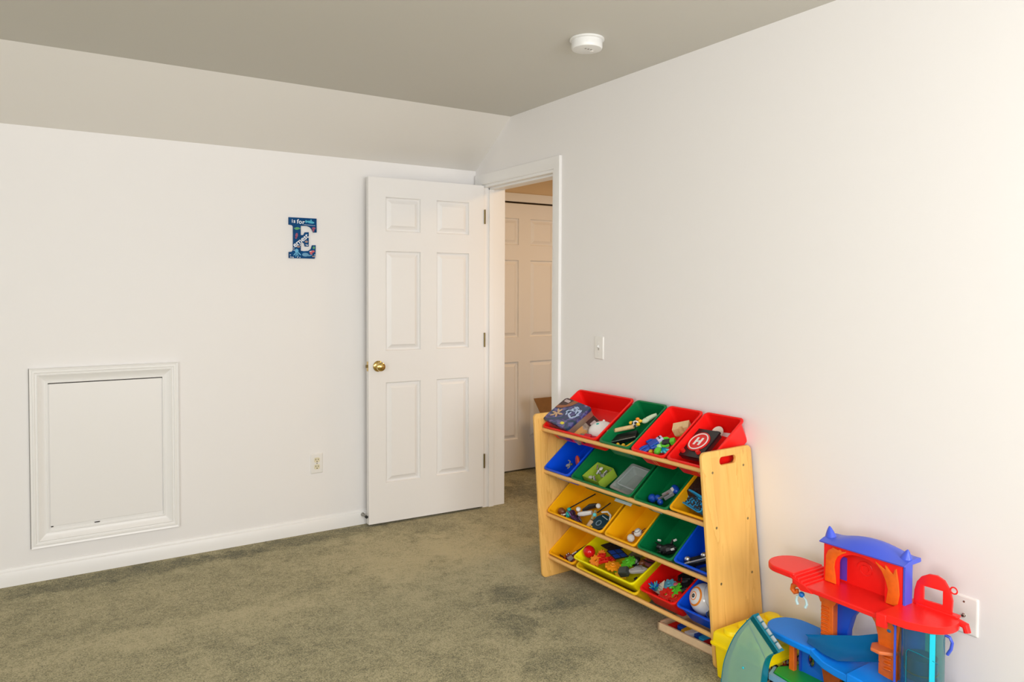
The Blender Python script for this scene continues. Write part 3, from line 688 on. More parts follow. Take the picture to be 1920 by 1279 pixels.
t = toy('B1', 'toy_hammer', 'mustard yellow plastic tool at the front of the green bin', 'toy', .030, .070, -.056, (0, 0, 0))
obj('handle', G().tube([(-.020, -.030, 0), (.010, .012, .006), (.024, .046, .010)], .0045), mYEL, t)
obj('head', G().box((-.042, -.030, 0), (.050, .016, .012)).box((-.060, -.026, .004), (.010, .018, .012)).box((-.030, -.022, .004), (.012, .016, .012)), mYEL, t, bevel=.002)
obj('tip', G().sph((.026, .052, .012), .009), mYEL, t)
t = toy('B1', 'toy_glove', 'pale green toy hand at the back of the green bin', 'toy', .036, .204, -.026, (0, 0, 50))
obj('palm', G().sph((-.012, 0, 0), (.018, .014, .010)), M_('mint', (.62, .72, .50)), t)
obj('fingers', G().tube([(-.004, 0, .002), (.020, .002, .004), (.040, .0, .006)], [.011, .009, .006]), M_('mint', (.62, .72, .50)), t)

# red bin with robots
def robot(k, name, label, x, y, z, rot, mb, mh, ml, s=1.0, face=None):
    t = toy(k, name, label, 'toy figure', x, y, z, rot)
    obj('torso', G().box((0, 0, 0), (.026 * s, .032 * s, .018 * s)), mb, t, bevel=.002)
    obj('head', G().box((0, .026 * s, .002), (.022 * s, .020 * s, .020 * s)), mh, t, bevel=.003)
    for q in (-1, 1):
        obj('arm', G().tube([(q * .015 * s, .012 * s, 0), (q * .024 * s, 0, .004), (q * .020 * s, -.016 * s, .008)], .005 * s), ml, t)
        obj('leg', G().tube([(q * .007 * s, -.014 * s, 0), (q * .010 * s, -.034 * s, .003), (q * .010 * s, -.048 * s, 0)], [.006 * s, .006 * s, .008 * s]), ml, t)
    if face: obj('face', G().sph((-.005 * s, .026 * s, .013 * s), .003 * s).sph((.005 * s, .026 * s, .013 * s), .003 * s), face, t)
    return t
robot('C1', 'toy_robot', 'blue toy robot with white head in the plain red bin', -.046, .086, -.042, (0, 0, -28), mBLU, M_('lavender', (.60, .55, .80)), mBLU, 1.15, mBLK)
robot('C1', 'toy_robot', 'black toy robot with lime arms in the plain red bin', .004, .112, -.046, (0, 0, -60), mBLK, mGRN, mGRN, 1.0)
robot('C1', 'toy_robot', 'light blue toy figure low in the plain red bin', .004, .082, -.058, (0, 0, 80), mLBL, mBLK, mCYN, .8)
t = toy('C1', 'toy_frog', 'lime green toy lump at the front of the plain red bin', 'toy', -.002, .058, -.044, (0, 0, 10))
obj('body', G().sph((0, 0, 0), (.014, .018, .012)), mGRN, t); obj('head', G().sph((-.002, .020, .004), (.012, .009, .009)), M_('pale_lime', (.35, .80, .35)), t)
t = tm(obj('toy_brick', G().box((0, 0, 0), (.016, .018, .012)), mYEL, bevel=.002), 'C1', 'toy_brick', 'small yellow toy brick at the front of the plain red bin', 'toy', -.038, .050, -.045, (0, 0, 30))
t = toy('C1', 'toy_block', 'wooden arch block leaning at the back of the plain red bin', 'toy', .022, .206, -.040, (0, 0, 30))
arc = [(-.030, -.02), (-.030, .02), (.030, .02), (.030, -.02)] 
me = plate([[(-.032, -.020), (-.012, -.020)] + [(.012 * cos(pi - a), -.020 + .012 * sin(a)) for a in (.4, .9, pi / 2, 2.2, 2.7)] + [(.012, -.020), (.032, -.020), (.032, .020), (-.032, .020)]], .030, 0)
obj('block', me, TOYWOOD, t)
obj('block_edge', G().box((0, 0, -.0185), (.060, .036, .007)), M_('gold', (.55, .36, .08)), t)

# landing pad bin
pad = toy('D1', 'landing_pad', 'black square toy landing pad with a red disc in the end bin', 'toy', -.034, .134, -.030, (3, -5, -2))
obj('pad_plate', G().prism(rrect(-.062, .062, -.076, .076, .003), -.005, .004), mBLK, pad, bevel=.001)
obj('pad_case', G().prism(rrect(-.058, .058, -.072, .072, .003), -.022, -.008), M_('dark_maroon', (.10, .02, .02)), pad)
dm = M_('pad_red', (.75, .015, .012), .3)
disc = obj('disc', G().cyl((0, .004, .004), (0, .004, .009), .050, n=48), dm, pad)
ring = [(.0445 * cos(a), .004 + .0445 * sin(a)) for a in [2 * pi * i / 48 for i in range(48)]]; ring2 = [(.0395 * cos(a), .004 + .0395 * sin(a)) for a in [2 * pi * i / 48 for i in range(48)]]
me = plate([ring, ring2], .0012); me.transform(Matrix.Translation((0, 0, .0096))); obj('white_ring', me, mWHT, disc)
g = G()
for s_ in (-1, 1): g.box((s_ * .0125, .004, .0096), (.0095, .040, .0012))
g.box((0, .004, .0096), (.018, .0095, .0012)); obj('letter_h', g, mWHT, disc)
obj('centre_pin', G().cyl((0, .004, .010), (0, .004, .0112), .0018, n=8), mBLK, disc)
for x, y in ((-.040, -.056), (.040, -.050)): obj('knob', G().cyl((x, y, .003), (x, y, .016), .010, .0085, n=18), dm, pad)
t = toy('D1', 'toy_dish', 'cream round toy behind the landing pad', 'toy', -.012, .228, -.052, (20, 0, 0))
obj('dish', G().lathe([(.002, -.006), (.018, -.004), (.027, .004), (.028, .008), (.024, .007), (.002, .001)]), M_('cream', (.75, .60, .50)), t)
obj('mark', G().box((-.004, .006, .0045), (.012, .003, .003)), mGRY, t)

# second row
t = tm(obj('toy_disc', G().lathe([(.002, -.006), (.024, -.006), (.028, 0), (.024, .006), (.002, .008)]), M_('orange_red', (.75, .09, .02)), ang=50), 'A2', 'toy_disc', 'orange red disc in the second row blue bin', 'toy', .008, .130, -.052, (60, 0, -30))
t = toy('A2', 'toy_figure', 'tiny dark grey figure in the second row blue bin', 'toy figure', -.020, .088, -.052, (0, 0, -50))
obj('body', G().sph((0, 0, 0), (.008, .014, .008)), mGRY, t); obj('head', G().sph((0, .018, 0), .007), M_('olive', (.12, .13, .08)), t)
for q in (-1, 1): obj('limb', G().tube([(q * .004, .004, 0), (q * .020, .012, .004), (q * .030, .002, .006)], .003), mGRY, t)
t = toy('B2', 'open_box', 'small lime green open box of silvery pieces in the wide green bin', 'box', -.118, .094, -.078, (-6, 0, -4))
g = G(); w2, l2 = .060, .052
for x0, x1, y0, y1 in ((-w2, w2, -l2, -l2 + .002), (-w2, w2, l2 - .002, l2), (-w2, -w2 + .002, -l2, l2), (w2 - .002, w2, -l2, l2)): g.bx(x0, x1, y0, y1, -.012, .034)
g.bx(-w2, w2, -l2, l2, -.014, -.011); obj('carton', g, M_('lime_card', (.36, .52, .04), .6), t)
random.seed(5)
for i in range(16):
    x, y = random.uniform(-.048, .048), random.uniform(-.040, .038); g = G()
    if i % 3: g.sph((x, y, random.uniform(.0, .018)), (random.uniform(.008, .014), random.uniform(.007, .012), .007), 10, 6)
    else: g.tube([(x, y, .012), (x + random.uniform(-.02, .02), y + .018, .022)], .005)
    tag(obj('silver_piece', g, [mSIL, M_('pearl', (.72, .72, .68), .25), mGRY][i % 3]), None)
    o = bpy.data.objects[-1] if False else C.objects[-1]
    o.matrix_world = t.matrix_world.copy()
    tag(o, 'silvery white loose piece heaped in the small lime box', 'toy piece', 'silvery pieces in the lime box')
t = toy('B2', 'clear_tub', 'frosted clear plastic tub lying in the wide green bin', 'tub', .084, .122, -.062, (-4, 4, -2))
def tub(W_, L_, dd, th=.002, rim=.008):
    f = lambda i, z, r=.012: [Vector((x, y, z)) for x, y in rrect(-W_ / 2 + i, W_ / 2 - i, -L_ / 2 + i, L_ / 2 - i, r, 4)]
    return G().loft([f(.014, -dd), f(.012, -dd), f(0, 0), f(-rim, 0), f(-rim, .003), f(th, .003), f(.014 + th, -dd + th)])
obj('tub_body', tub(.138, .150, .040), CLEAR, t)
obj('tub_lid_rim', G().tube([Vector((x, y, .006)) for x, y in rrect(-.052, .058, -.050, .068, .010, 3)] + [Vector((.058, .058, .006))], .0032, n=6), CLEARL, t)
tag(obj('toy_gem', G().sph((0, 0, 0), (.010, .009, .006), 8, 5), M_('gem_green', (.05, .45, .18), .2)), 'small green gem inside the clear tub', 'toy').matrix_world = t.matrix_world @ Matrix.Translation((.030, -.030, -.030))
tag(obj('paper_sheet', G().bx(-.055, .050, -.070, -.035, 0, .001), M_('paper', (.62, .70, .72), .7)), 'pale paper slip under the clear tub', 'paper').matrix_world = frame('B2') @ Matrix.Translation((.085, .085, -.088)) @ Matrix.Rotation(radians(8), 4, 'X')
tm(obj('toy_ball', G().sph((0, 0, 0), (.019, .019, .019), 10, 7), mBLU, ang=10), 'C2', '', 'faceted blue ball in the second row green bin', 'ball', -.056, .060, -.050)
t = toy('C2', 'toy_knight', 'grey toy figure with blue helmet and boots in the green bin', 'toy figure', .004, .092, -.050, (0, 0, -32))
obj('helmet', G().sph((0, .040, .004), (.024, .015, .014)), mBLU, t); obj('visor', G().box((.004, .030, .014), (.016, .010, .006)), mWHT, t)
obj('torso', G().box((0, .006, 0), (.026, .042, .018)), mGRY, t, bevel=.003); obj('blade', G().box((.010, -.012, .012), (.007, .046, .006)), mSIL, t)
for q in (-1, 1): obj('boot', G().sph((q * .014, -.034, 0), (.013, .012, .011)), mBLU, t)
t = toy('D2', 'toy_pouch', 'dark brown soft pouch at the back of the second row amber bin', 'pouch', -.026, .168, -.036, (0, 0, 0))
g = G().loft([[Vector((x * s_, y * s_, z)) for x, y in rrect(-.070, .062, -.052, .052, .014)] for s_, z in ((.92, -.050), (1, -.030), (1.0, .0), (.9, .016), (.5, .020))])
obj('pouch_body', g, M_('dark_brown', (.030, .012, .010), .5, bump=(60, .6, .01)), t)
obj('snap', G().sph((.018, -.030, .018), .004), mWHT, t)
t = toy('D2', 'toy_caddy', 'light blue half round toy caddy with dark beads in the amber bin', 'toy', -.030, .084, -.040, (14, -4, -14))
f_ = lambda i, j_, z, r=.014: [Vector((x, y, z)) for x, y in rrect(-.058 + i, .058 - i, -.026 + j_, .026 - j_, r)]
obj('caddy_body', G().loft([f_(.010, .006, -.034), f_(.001, .001, .006), f_(0, 0, .010), f_(.003, .003, .012), f_(.006, .006, .008), f_(.008, .007, .000)]), M_('sky', (.01, .36, .74), .3), t)
obj('caddy_arch', G().loft([[Vector((.056 * cos(pi * i / 12), y, .008 + .022 * sin(pi * i / 12))) for i in range(13)] for y in (.020, .026)]), MATS['toy_sky'], t)
random.seed(9); g = G()
for i in range(70): g.sph((random.uniform(-.046, .046), random.uniform(-.015, .015), .0), .0036, 6, 4)
o = obj('beads', g, M_('bead', (.03, .035, .045), .3), t); o['kind'] = 'stuff'

# third row
t = toy('A3', 'toy_figure', 'toy figure with a shiny brown head in the wide amber bin', 'toy figure', -.156, .048, -.050, (0, 0, 0))
obj('head', G().sph((0, 0, .004), (.018, .014, .014)), mBRN, t); obj('body', G().sph((.022, -.008, 0), (.014, .010, .010)), mMAR, t); obj('collar', G().tube([(.012, -.014, .004), (.028, -.014, .008), (.034, -.006, .006)], .003), mWHT, t)
t = toy('A3', 'toy_figure', 'teal toy figure in the wide amber bin', 'toy figure', -.104, .046, -.046, (0, 0, -40))
obj('body', G().sph((0, 0, 0), (.016, .011, .011)), mTEA, t); obj('head', G().sph((-.018, .008, .004), .009), mTEA, t)
for q in (-1, 1): obj('limb', G().tube([(.008, q * .006, 0), (.020, q * .012, 0), (.028, q * .010, -.004)], .004), mTEA, t)
t = toy('A3', 'toy_monster', 'dark purple spiky toy monster in the wide amber bin', 'toy figure', -.045, .040, -.052, (0, 0, -14))
obj('body', G().sph((0, 0, 0), (.040, .016, .014)), mDPU, t); obj('head', G().sph((-.040, .008, .002), (.016, .013, .012)), mBLU if False else mDPU, t)
random.seed(4)
for i in range(9):
    x = -.040 + i * .010; obj('spike', G().cyl((x, random.uniform(-.006, .008), .008), (x + random.uniform(-.01, .01), random.uniform(-.014, .018), .024), .005, .001, n=6), [mDPU, M_('purple', (.10, .03, .16)), mBLK][i % 3], t)
obj('tail', G().tube([(.036, -.002, 0), (.060, -.006, .004), (.085, .002, .002)], [.010, .008, .003]), mBRN, t)
for i, (x0, y0, x1, y1) in enumerate(((-.138, .066, -.040, .196), (.048, .108, .084, .178))):
    tag(obj('toy_rod', G().tube([(x0, y0, -.044), (x1, y1, -.040)], .0030), mBLK), ['long thin black rod leaning in the wide amber bin', 'short thin black rod leaning in the wide amber bin'][i], 'rod').matrix_world = frame('A3')
t = toy('A3', 'toy_figure', 'white toy figure with black arm in the wide amber bin', 'toy figure', -.008, .086, -.050, (0, 0, 18))
obj('torso', G().tube([(-.036, -.004, 0), (-.010, -.004, .004), (.026, .002, .004)], [.008, .010, .008]), mWHT, t)
obj('black_arm', G().tube([(-.020, .010, .006), (.010, .026, .010), (.040, .030, .012)], [.006, .011, .009]), mBLK, t); obj('head', G().sph((.052, .026, .014), .010), mWHT, t)
obj('fist', G().sph((-.044, .016, .006), .010), mWHT, t)
t = toy('A3', 'toy_shield', 'dark teal toy shield with a white arc in the wide amber bin', 'toy', .108, .072, -.048, (0, 0, -12))
sh_ = [(-.036, -.040), (.012, -.044), (.036, -.010), (.038, .022), (.020, .036), (-.020, .030), (-.036, .006)]
obj('shield', G().prism(sh_, -.006, .004), M_('deep_teal', (.01, .045, .065), .3), t, bevel=.002)
obj('arc', G().tube([(-.030, .030, .006), (-.006, .044, .008), (.020, .040, .008), (.040, .018, .006)], .0036), mWHT, t)
o = obj('emblem', plate([[(.013 * cos(a), -.010 + .013 * sin(a)) for a in [i * pi / 8 for i in range(16)]], [(.009 * cos(a), -.010 + .009 * sin(a)) for a in [i * pi / 8 for i in range(16)]]], .0014), M_('steelblue', (.18, .28, .36)), t); o.location.z = .0046
obj('stripe', G().box((.004, .020, .0048), (.036, .003, .0014)), M_('pale_grey', (.5, .58, .62)), t)
obj('gold_foot', G().box((-.016, -.038, .005), (.016, .005, .002)), mYEL, t)
tm(obj('toy_crystal', G().box((0, 0, 0), (.014, .014, .012)), mCYN, bevel=.002), 'A3', '', 'pale cyan cube beside the toy shield', 'toy', .056, .088, -.034, (10, 10, 20))
t = toy('A3', 'toy_pipe', 'tan toy peg standing beside the shield in the amber bin', 'toy', .060, .056, -.050, (0, 0, 0))
obj('peg', G().tube([(0, -.034, .002), (.001, 0, .004)], .010), mTAN, t); obj('stem', G().tube([(-.006, .006, .006), (-.014, .044, .010)], .005), M_('grey_gold', (.35, .30, .16)), t)
t = toy('B3', 'toy_robot', 'white toy robot with a thin antenna in the narrow amber bin', 'toy figure', .020, .070, -.048, (0, 0, -34))
obj('body', G().sph((0, -.020, 0), (.020, .016, .012)), mWHT, t); obj('head', G().sph((0, .016, .006), (.015, .018, .014)), mWHT, t)
obj('visor_ring', G().tube([(.010 * cos(a), .018 + .012 * sin(a), .018) for a in [i * pi / 8 for i in range(17)]], .0014, n=5), mGRY, t)
obj('antenna', G().tube([(.010, .030, .012), (.012, .052, .020)], .0014, n=5).tube([(.016, .026, .012), (.022, .048, .016)], .0014, n=5), mBLK, t)
obj('joint', G().sph((-.016, -.002, .004), (.007, .008, .007)), mBRN, t)
t = toy('C3', 'toy_dragon', 'black spiky toy creature with silver bits in the third row green bin', 'toy figure', .006, .066, -.052, (0, 0, 30))
obj('body', G().sph((0, 0, 0), (.034, .020, .018), 8, 6), mBLK, t, ang=5)
obj('head', G().sph((-.030, .010, .006), (.014, .010, .010), 8, 6), mBLK, t)
for i, (x, y, z, r) in enumerate([(-.04, .022, .016, 40), (.02, .024, .018, 80), (.034, -.006, .012, 0), (-.01, -.022, .012, -80), (-.03, -.010, .008, 200)]):
    obj('spike', G().cyl((x * .5, y * .5, 0), (x * 1.15, y * 1.2, z), .008, .001, n=5), mBLK, t)
for x, y in ((-.040, .020), (.022, -.020), (.036, .012)): obj('silver_bit', G().box((x, y, .014), (.012, .005, .005), Matrix.Rotation(x * 9, 4, 'Z')), mWHT, t)
t = toy('D3', 'toy_vehicle', 'black and silver toy vehicle in the third row blue bin', 'toy', -.022, .066, -.046, (0, 0, 38))
obj('chassis', G().box((0, 0, 0), (.110, .030, .018)), mBLK, t, bevel=.003); obj('rail', G().tube([(-.050, -.012, .014), (.050, -.012, .014)], .0035), mSIL, t)
obj('engine', G().sph((-.040, .006, .014), (.012, .010, .009)).sph((.020, .006, .014), (.012, .009, .008)), M_('chrome', (.7, .7, .72), .15, metal=.9), t)
for x in (-.03, .03): obj('wheel', G().cyl((x, -.020, -.004), (x, -.012, -.004), .012, n=14), mBLK, t)
obj('pod', G().box((.026, -.040, -.010), (.060, .020, .016)), M_('charcoal', (.03, .04, .05)), t, bevel=.003)

# bottom row
t = toy('A4', 'toy_sword', 'long dark toy blade leaning in the bottom row amber bin', 'toy', .012, .110, -.056, (0, 0, 64))
obj('blade', G().box((.0, 0, 0), (.150, .008, .010)), mBLK, t, bevel=.002); obj('hilt', G().box((-.078, 0, 0), (.010, .026, .010)), mRED, t, bevel=.002); obj('tip', G().sph((.078, 0, .002), (.010, .008, .006)), M_('steel_blue', (.05, .20, .30)), t)
obj('inlay', G().box((-.030, -.002, .006), (.022, .003, .003)), mWHT, t)
robot('A4', 'toy_robot', 'grey and maroon toy robot in the bottom row amber bin', .010, .042, -.050, (0, 0, 70), mGRY, mMAR, mMAR, .9, mWHT)
t = toy('A4', 'toy_car', 'small dark red toy car in the bottom row amber bin', 'toy', .052, .034, -.050, (0, 0, 20))
obj('body', G().box((0, 0, 0), (.034, .018, .010)).box((0, 0, .008), (.018, .014, .008)), M_('deep_red', (.30, .01, .01)), t, bevel=.003); obj('bumper', G().box((-.018, 0, -.002), (.003, .016, .004)), mSIL, t)
t = tm(obj('toy_twig', G().tube([(-.02, .004, 0), (-.008, -.002, .004), (.004, .002, 0), (.02, -.006, .003)], .003), mBLK), 'A4', '', 'tiny black bent piece at the front of the amber bin', 'toy', -.048, .034, -.044)
tm(obj('toy_ball', G().sph((0, 0, 0), .0285, 28, 16), M_('ball_red', (.62, .004, .008), .12)), 'T4', '', 'shiny red ball in the yellow tray', 'ball', -.158, .072, -.010)
def gear(name, k, label, x, y, z, rot, m, R=.030, T_=10, th=.010, group=None):
    pts = []
    for i in range(T_):
        for f, r in ((-.30, .80), (-.18, 1), (.18, 1), (.30, .80)):
            a = 2 * pi * (i + f) / T_; pts.append((R * r * cos(a), R * r * sin(a)))
    hole = [(R * .22 * cos(2 * pi * i / 10), R * .22 * sin(2 * pi * i / 10)) for i in range(10)]
    t = toy(k, name, label, 'toy gear', x, y, z, rot, group)
    obj('gear_wheel', plate([pts, hole], th, .0008), m, t)
    obj('gear_hub', G().tube([(R * .3 * cos(2 * pi * i / 12), R * .3 * sin(2 * pi * i / 12), th * .6) for i in range(13)], R * .08, n=6), m, t); return t
gear('toy_gear', 'T4', 'orange toy gear in the yellow tray below the red ball', -.098, .054, -.030, (14, 10, 0), mORG)
gear('toy_gear', 'T4', 'large orange toy gear in the middle of the yellow tray', .008, .062, -.026, (-12, 14, 20), M_('light_orange', (.92, .33, .01)), .033)
gear('toy_gear', 'T4', 'lime green toy gear in the yellow tray', .052, .118, -.030, (6, -10, 10), mGRN, .033)
gear('toy_gear', 'T4', 'second lime toy gear low in the yellow tray', .040, .070, -.044, (0, 0, 30), mGRN, .026)
gear('toy_gear', 'T4', 'small orange toy gear beside the red ball', -.104, .096, -.030, (30, 0, 12), mORG, .022)
t = toy('T4', 'toy_connector', 'red plastic connector block in the yellow tray', 'toy', -.056, .068, -.022, (0, 0, 40))
obj('bars', G().box((0, .010, 0), (.044, .007, .010)).box((0, -.010, 0), (.044, .007, .010)).box((-.016, 0, 0), (.007, .022, .010)).box((.004, 0, .002), (.007, .022, .010)).box((.018, 0, 0), (.007, .022, .010)), mRED, t, bevel=.001)
t = toy('T4', 'toy_connector', 'second red plastic connector behind the first in the tray', 'toy', -.088, .086, -.020, (0, 0, 28))
obj('bars', G().box((0, .006, 0), (.034, .006, .010)).box((0, -.006, 0), (.034, .006, .010)).box((0, 0, 0), (.007, .014, .012)), mRED, t, bevel=.001)
def tile(k, label, x, y, z, rot, m, mf, s=.036):
    t = toy(k, 'magnetic_tile', label, 'toy tile', x, y, z, rot)
    for i in range(2):
        for j_ in range(2):
            cx, cy = (i - .5) * s, (j_ - .5) * s; h_ = s / 2
            for tri in (((-h_, -h_), (h_, -h_), (0, 0)), ((h_, -h_), (h_, h_), (0, 0)), ((h_, h_), (-h_, h_), (0, 0)), ((-h_, h_), (-h_, -h_), (0, 0))):
                q = [(cx + a * .90, cy + b * .90) for a, b in tri]; obj('facet', G().prism(q, -.001, .001), m, t)
    g = G()
    for i in range(3): g.box(((i - 1) * s, 0, 0), (.0035, 2 * s + .003, .004)); g.box((0, (i - 1) * s, 0), (2 * s + .003, .0035, .004))
    obj('lattice', g, mf, t); return t
tile('T4', 'blue lattice tile with black ribs in the yellow tray', -.020, .126, -.016, (-24, 6, -14), mBLU, mBLK, .032)
tile('T4', 'dark lattice tile at the back of the yellow tray', -.088, .158, -.022, (-20, 0, -8), M_('navy', (.006, .012, .03)), mBLK, .034)
tile('T4', 'grey lattice tile at the back of the yellow tray beside the blue one', .040, .180, -.040, (-10, 0, 10), M_('dim_grey', (.16, .15, .12)), M_('olive_rib', (.20, .20, .05)), .030)
gear('toy_gear', 'T4', 'red toy gear between the two lattice tiles', -.046, .100, -.040, (20, 0, 40), mRED, .020, 8)
gear('toy_gear', 'T4', 'amber toy gear under the dark toy box', .062, .050, -.046, (0, 12, 0), mYEL, .026, 9)
tm(obj('toy_brick', G().box((0, 0, 0), (.030, .018, .014)).cyl((-.007, 0, .007), (-.007, 0, .010), .004, n=10).cyl((.007, 0, .007), (.007, 0, .010), .004, n=10), mGRY, bevel=.001), 'T4', '', 'grey studded toy brick near the grey spaceship', 'toy', .112, .120, -.036, (0, 8, 50))
tm(obj('toy_brick', G().box((0, 0, 0), (.028, .016, .012)), mBLK, bevel=.001), 'T4', '', 'black toy brick under the front of the grey spaceship', 'toy', .150, .062, -.042, (0, 0, -20))
t = toy('T4', 'toy_bucket', 'small dark toy box in the yellow tray', 'toy', .088, .056, -.022, (10, -10, 24))
obj('bucket', G().box((0, 0, 0), (.040, .032, .026)), M_('slate', (.03, .04, .035)), t, bevel=.003); obj('lid', G().box((0, 0, .0145), (.036, .028, .004)), M_('slate2', (.05, .065, .06)), t, bevel=.001)
t = toy('T4', 'toy_ship', 'light grey toy spaceship in the yellow tray', 'toy', .132, .094, -.026, (0, 0, 26))
obj('hull', G().prism([(-.044, -.008), (-.020, -.016), (.030, -.010), (.044, .006), (.020, .018), (-.016, .012)], -.006, .008), M_('light_grey', (.45, .43, .42)), t, bevel=.003); obj('fin', G().box((.006, 0, .012), (.030, .004, .010)), mGRY, t)
t = toy('T4', 'toy_figure', 'brown toy figure at the near end of the yellow tray', 'toy figure', .108, .150, -.036, (0, 0, 60))
obj('body', G().sph((0, 0, 0), (.018, .012, .012)), mBRN, t); obj('head', G().sph((.020, .004, .004), .009), M_('rust', (.35, .08, .02)), t)
t = toy('T4', 'toy_cone', 'dark grey toy wheel behind the lime gear', 'toy', .076, .140, -.034, (30, 0, 0))
obj('tyre', G().tube([(.016 * cos(2 * pi * i / 16), .016 * sin(2 * pi * i / 16), 0) for i in range(17)], .006), mBLK, t); obj('rim', G().cyl((0, 0, -.004), (0, 0, .004), .010), mGRY, t)
t = toy('T4', 'toy_pouch', 'maroon soft toy in the near corner of the yellow tray', 'toy', .146, .170, -.036, (0, 0, 0))
obj('body', G().sph((0, 0, 0), (.034, .030, .016), 10, 7), mMAR, t); obj('band', G().tube([(-.030, -.010, .010), (0, -.016, .014), (.028, -.006, .010)], .003), mBLK, t)

# red bin of the bottom row
t = toy('C4', 'paper_card', 'folded cream paper card standing in the bottom row red bin', 'card', -.058, .070, -.040, (48, 0, -6))
obj('leaf', G().prism([(-.028, -.024), (.026, -.024), (.022, .034)], -.0008, .0008), M_('paper_cream', (.66, .60, .46), .7), t)
for i in range(4): obj('printed_line', G().box((.006, -.014 + i * .010, .0012), (.030 - i * .006, .0016, .0006)), mat('ink', (.25, .24, .20), .7), t)
t = toy('C4', 'toy_gem', 'blue crystal cluster in the bottom row red bin', 'toy', -.066, .056, -.034, (0, 0, 0))
random.seed(8)
for i in range(9):
    a = i * .7; obj('crystal', G().cyl((0, 0, -.010), (.020 * cos(a), .018 * sin(a), .010 + .004 * (i % 3)), .007, .002, n=5), [mTEA, mBLU, M_('aqua', (.03, .30, .45), .2)][i % 3], t, ang=5)
gear('toy_gear', 'C4', 'large lime toy gear in the bottom row red bin', .010, .080, -.040, (0, -8, 16), mGRN, .040, 12)
gear('toy_gear', 'C4', 'red toy gear plate at the front of the red bin', .004, .048, -.036, (8, 0, 0), mRED, .030, 10)
gear('toy_gear', 'C4', 'second red toy gear plate beside the first in the red bin', .050, .056, -.038, (4, -10, 12), mRED, .028, 10)
gear('toy_gear', 'C4', 'pale blue toy gear in the bottom row red bin', -.022, .098, -.040, (0, 0, 8), M_('ice_blue', (.12, .40, .55), .3), .028, 8)
tm(obj('toy_gem', G().sph((0, 0, 0), (.016, .014, .010), 9, 6), M_('pink', (.62, .12, .16), .3)), 'C4', '', 'pink toy lump in the bottom row red bin', 'toy', .006, .112, -.036)
robot('C4', 'toy_robot', 'black toy robot at the back of the red bin', .020, .170, -.042, (0, 0, 30), mBLK, M_('charcoal2', (.05, .05, .05)), mBLK, 1.3, mSIL)
robot('C4', 'toy_robot', 'second black toy robot against the side of the red bin', .058, .130, -.042, (0, 0, -40), mBLK, mBLK, M_('charcoal2', (.05, .05, .05)), 1.1, mSIL)
# white ball in the end bin
t = toy('D4', 'toy_globe', 'big white toy ball with an orange ring in the bottom blue bin', 'ball', -.026, .096, -.032, (0, 0, 0))
obj('shell', G().sph((0, 0, 0), .062, 40, 24), M_('gloss_white', (.80, .80, .80), .15), t)
def cap_ring(c, ang0, ang1, R, m, nm):
    c = Vector(c).normalized(); q = c.to_track_quat('Z', 'Y'); loops = []
    for a, rr in ((ang0, R), (ang0, R + .0012), (ang1, R + .0012), (ang1, R)):
        loops.append([q @ Vector((rr * sin(a) * cos(2 * pi * j / 36), rr * sin(a) * sin(2 * pi * j / 36), rr * cos(a))) for j in range(36)])
    obj(nm, G().loft(loops, caps=(False, False)), m, t)
cap_ring((-.25, -.60, .80), .52, .64, .0615, mORG, 'orange_ring')
cap_ring((-.25, -.60, .80), .22, .27, .0615, mORG, 'inner_ring')
cap_ring((.80, .30, .30), .93, .955, .0615, M_('pale_line', (.45, .45, .47)), 'seam_line')
cap_ring((-.25, -.60, .80), .03, .13, .0615, mBLK, 'dark_mark')
t = toy('D4', 'toy_sponge', 'dark speckled round toy in the near corner of the blue bin', 'toy', .050, .054, -.038, (0, 0, 0))
obj('disc', G().sph((0, 0, 0), (.034, .026, .018), 18, 9), M_('speckle', (.10, .10, .10), .6, noise=(160, .9)), t); obj('rim', G().tube([(.035 * cos(a), .027 * sin(a), .002) for a in [i * pi / 12 for i in range(25)]], .003), mBLU, t)

# ------------------------------------------------------------------ wooden puzzle tray on the floor
a_ = Vector((-.258, -1.951, 0)); b_ = Vector((-.236, -2.235, 0)); dX = (b_ - a_).normalized(); dY = Vector((-dX.y, dX.x, 0)); 
if dY.x < 0: dY = -dY
mwp = basis(a_, dX, dY, (0, 0, 1)) if dX.cross(dY).z > 0 else basis(a_, dX, dY, dX.cross(dY))
t = thing('wooden_tray', 'pale wooden tray on the carpet under the bottom row of bins', 'tray', mw=basis(a_, dX, dY, (0, 0, 1)) if dX.cross(dY).z > 0 else basis(a_, dX, dY, (0, 0, -1)))
zs = 1 if dX.cross(dY).z > 0 else -1
LL, WW, HH = .300, .19, .034
g = G(); g.bx(0, LL, 0, .010, 0, zs * HH); g.bx(0, LL, WW - .010, WW, 0, zs * HH); g.bx(0, .010, 0, WW, 0, zs * HH); g.bx(LL - .010, LL, 0, WW, 0, zs * HH); g.bx(0, LL, 0, WW, 0, zs * .006)
obj('tray_frame', g, TRAYWOOD, t, bevel=.001)
random.seed(12); cols = [mRED, mBLU, mYEL, mWHT, mBLU, mLBL, mRED, mGRN, mMAR]
cn = ['red', 'blue', 'yellow', 'white', 'dark blue', 'light blue', 'crimson', 'green', 'maroon']
for i in range(9):
    x = .045 + i * .030; o = obj('puzzle_piece', G().prism(rrect(-.013, .013, -.030, .030, .006), 0, .012 + .004 * (i % 2)), cols[i], ang=30)
    o.location = a_ + dX * x + dY * (.050 + .012 * ((i * 2) % 3)) + Vector((0, 0, .014)); o.rotation_euler.z = atan2(dX.y, dX.x) + radians(random.uniform(-12, 12))
    tag(o, '%s flat wooden piece in the pale tray on the carpet' % cn[i], 'toy piece')

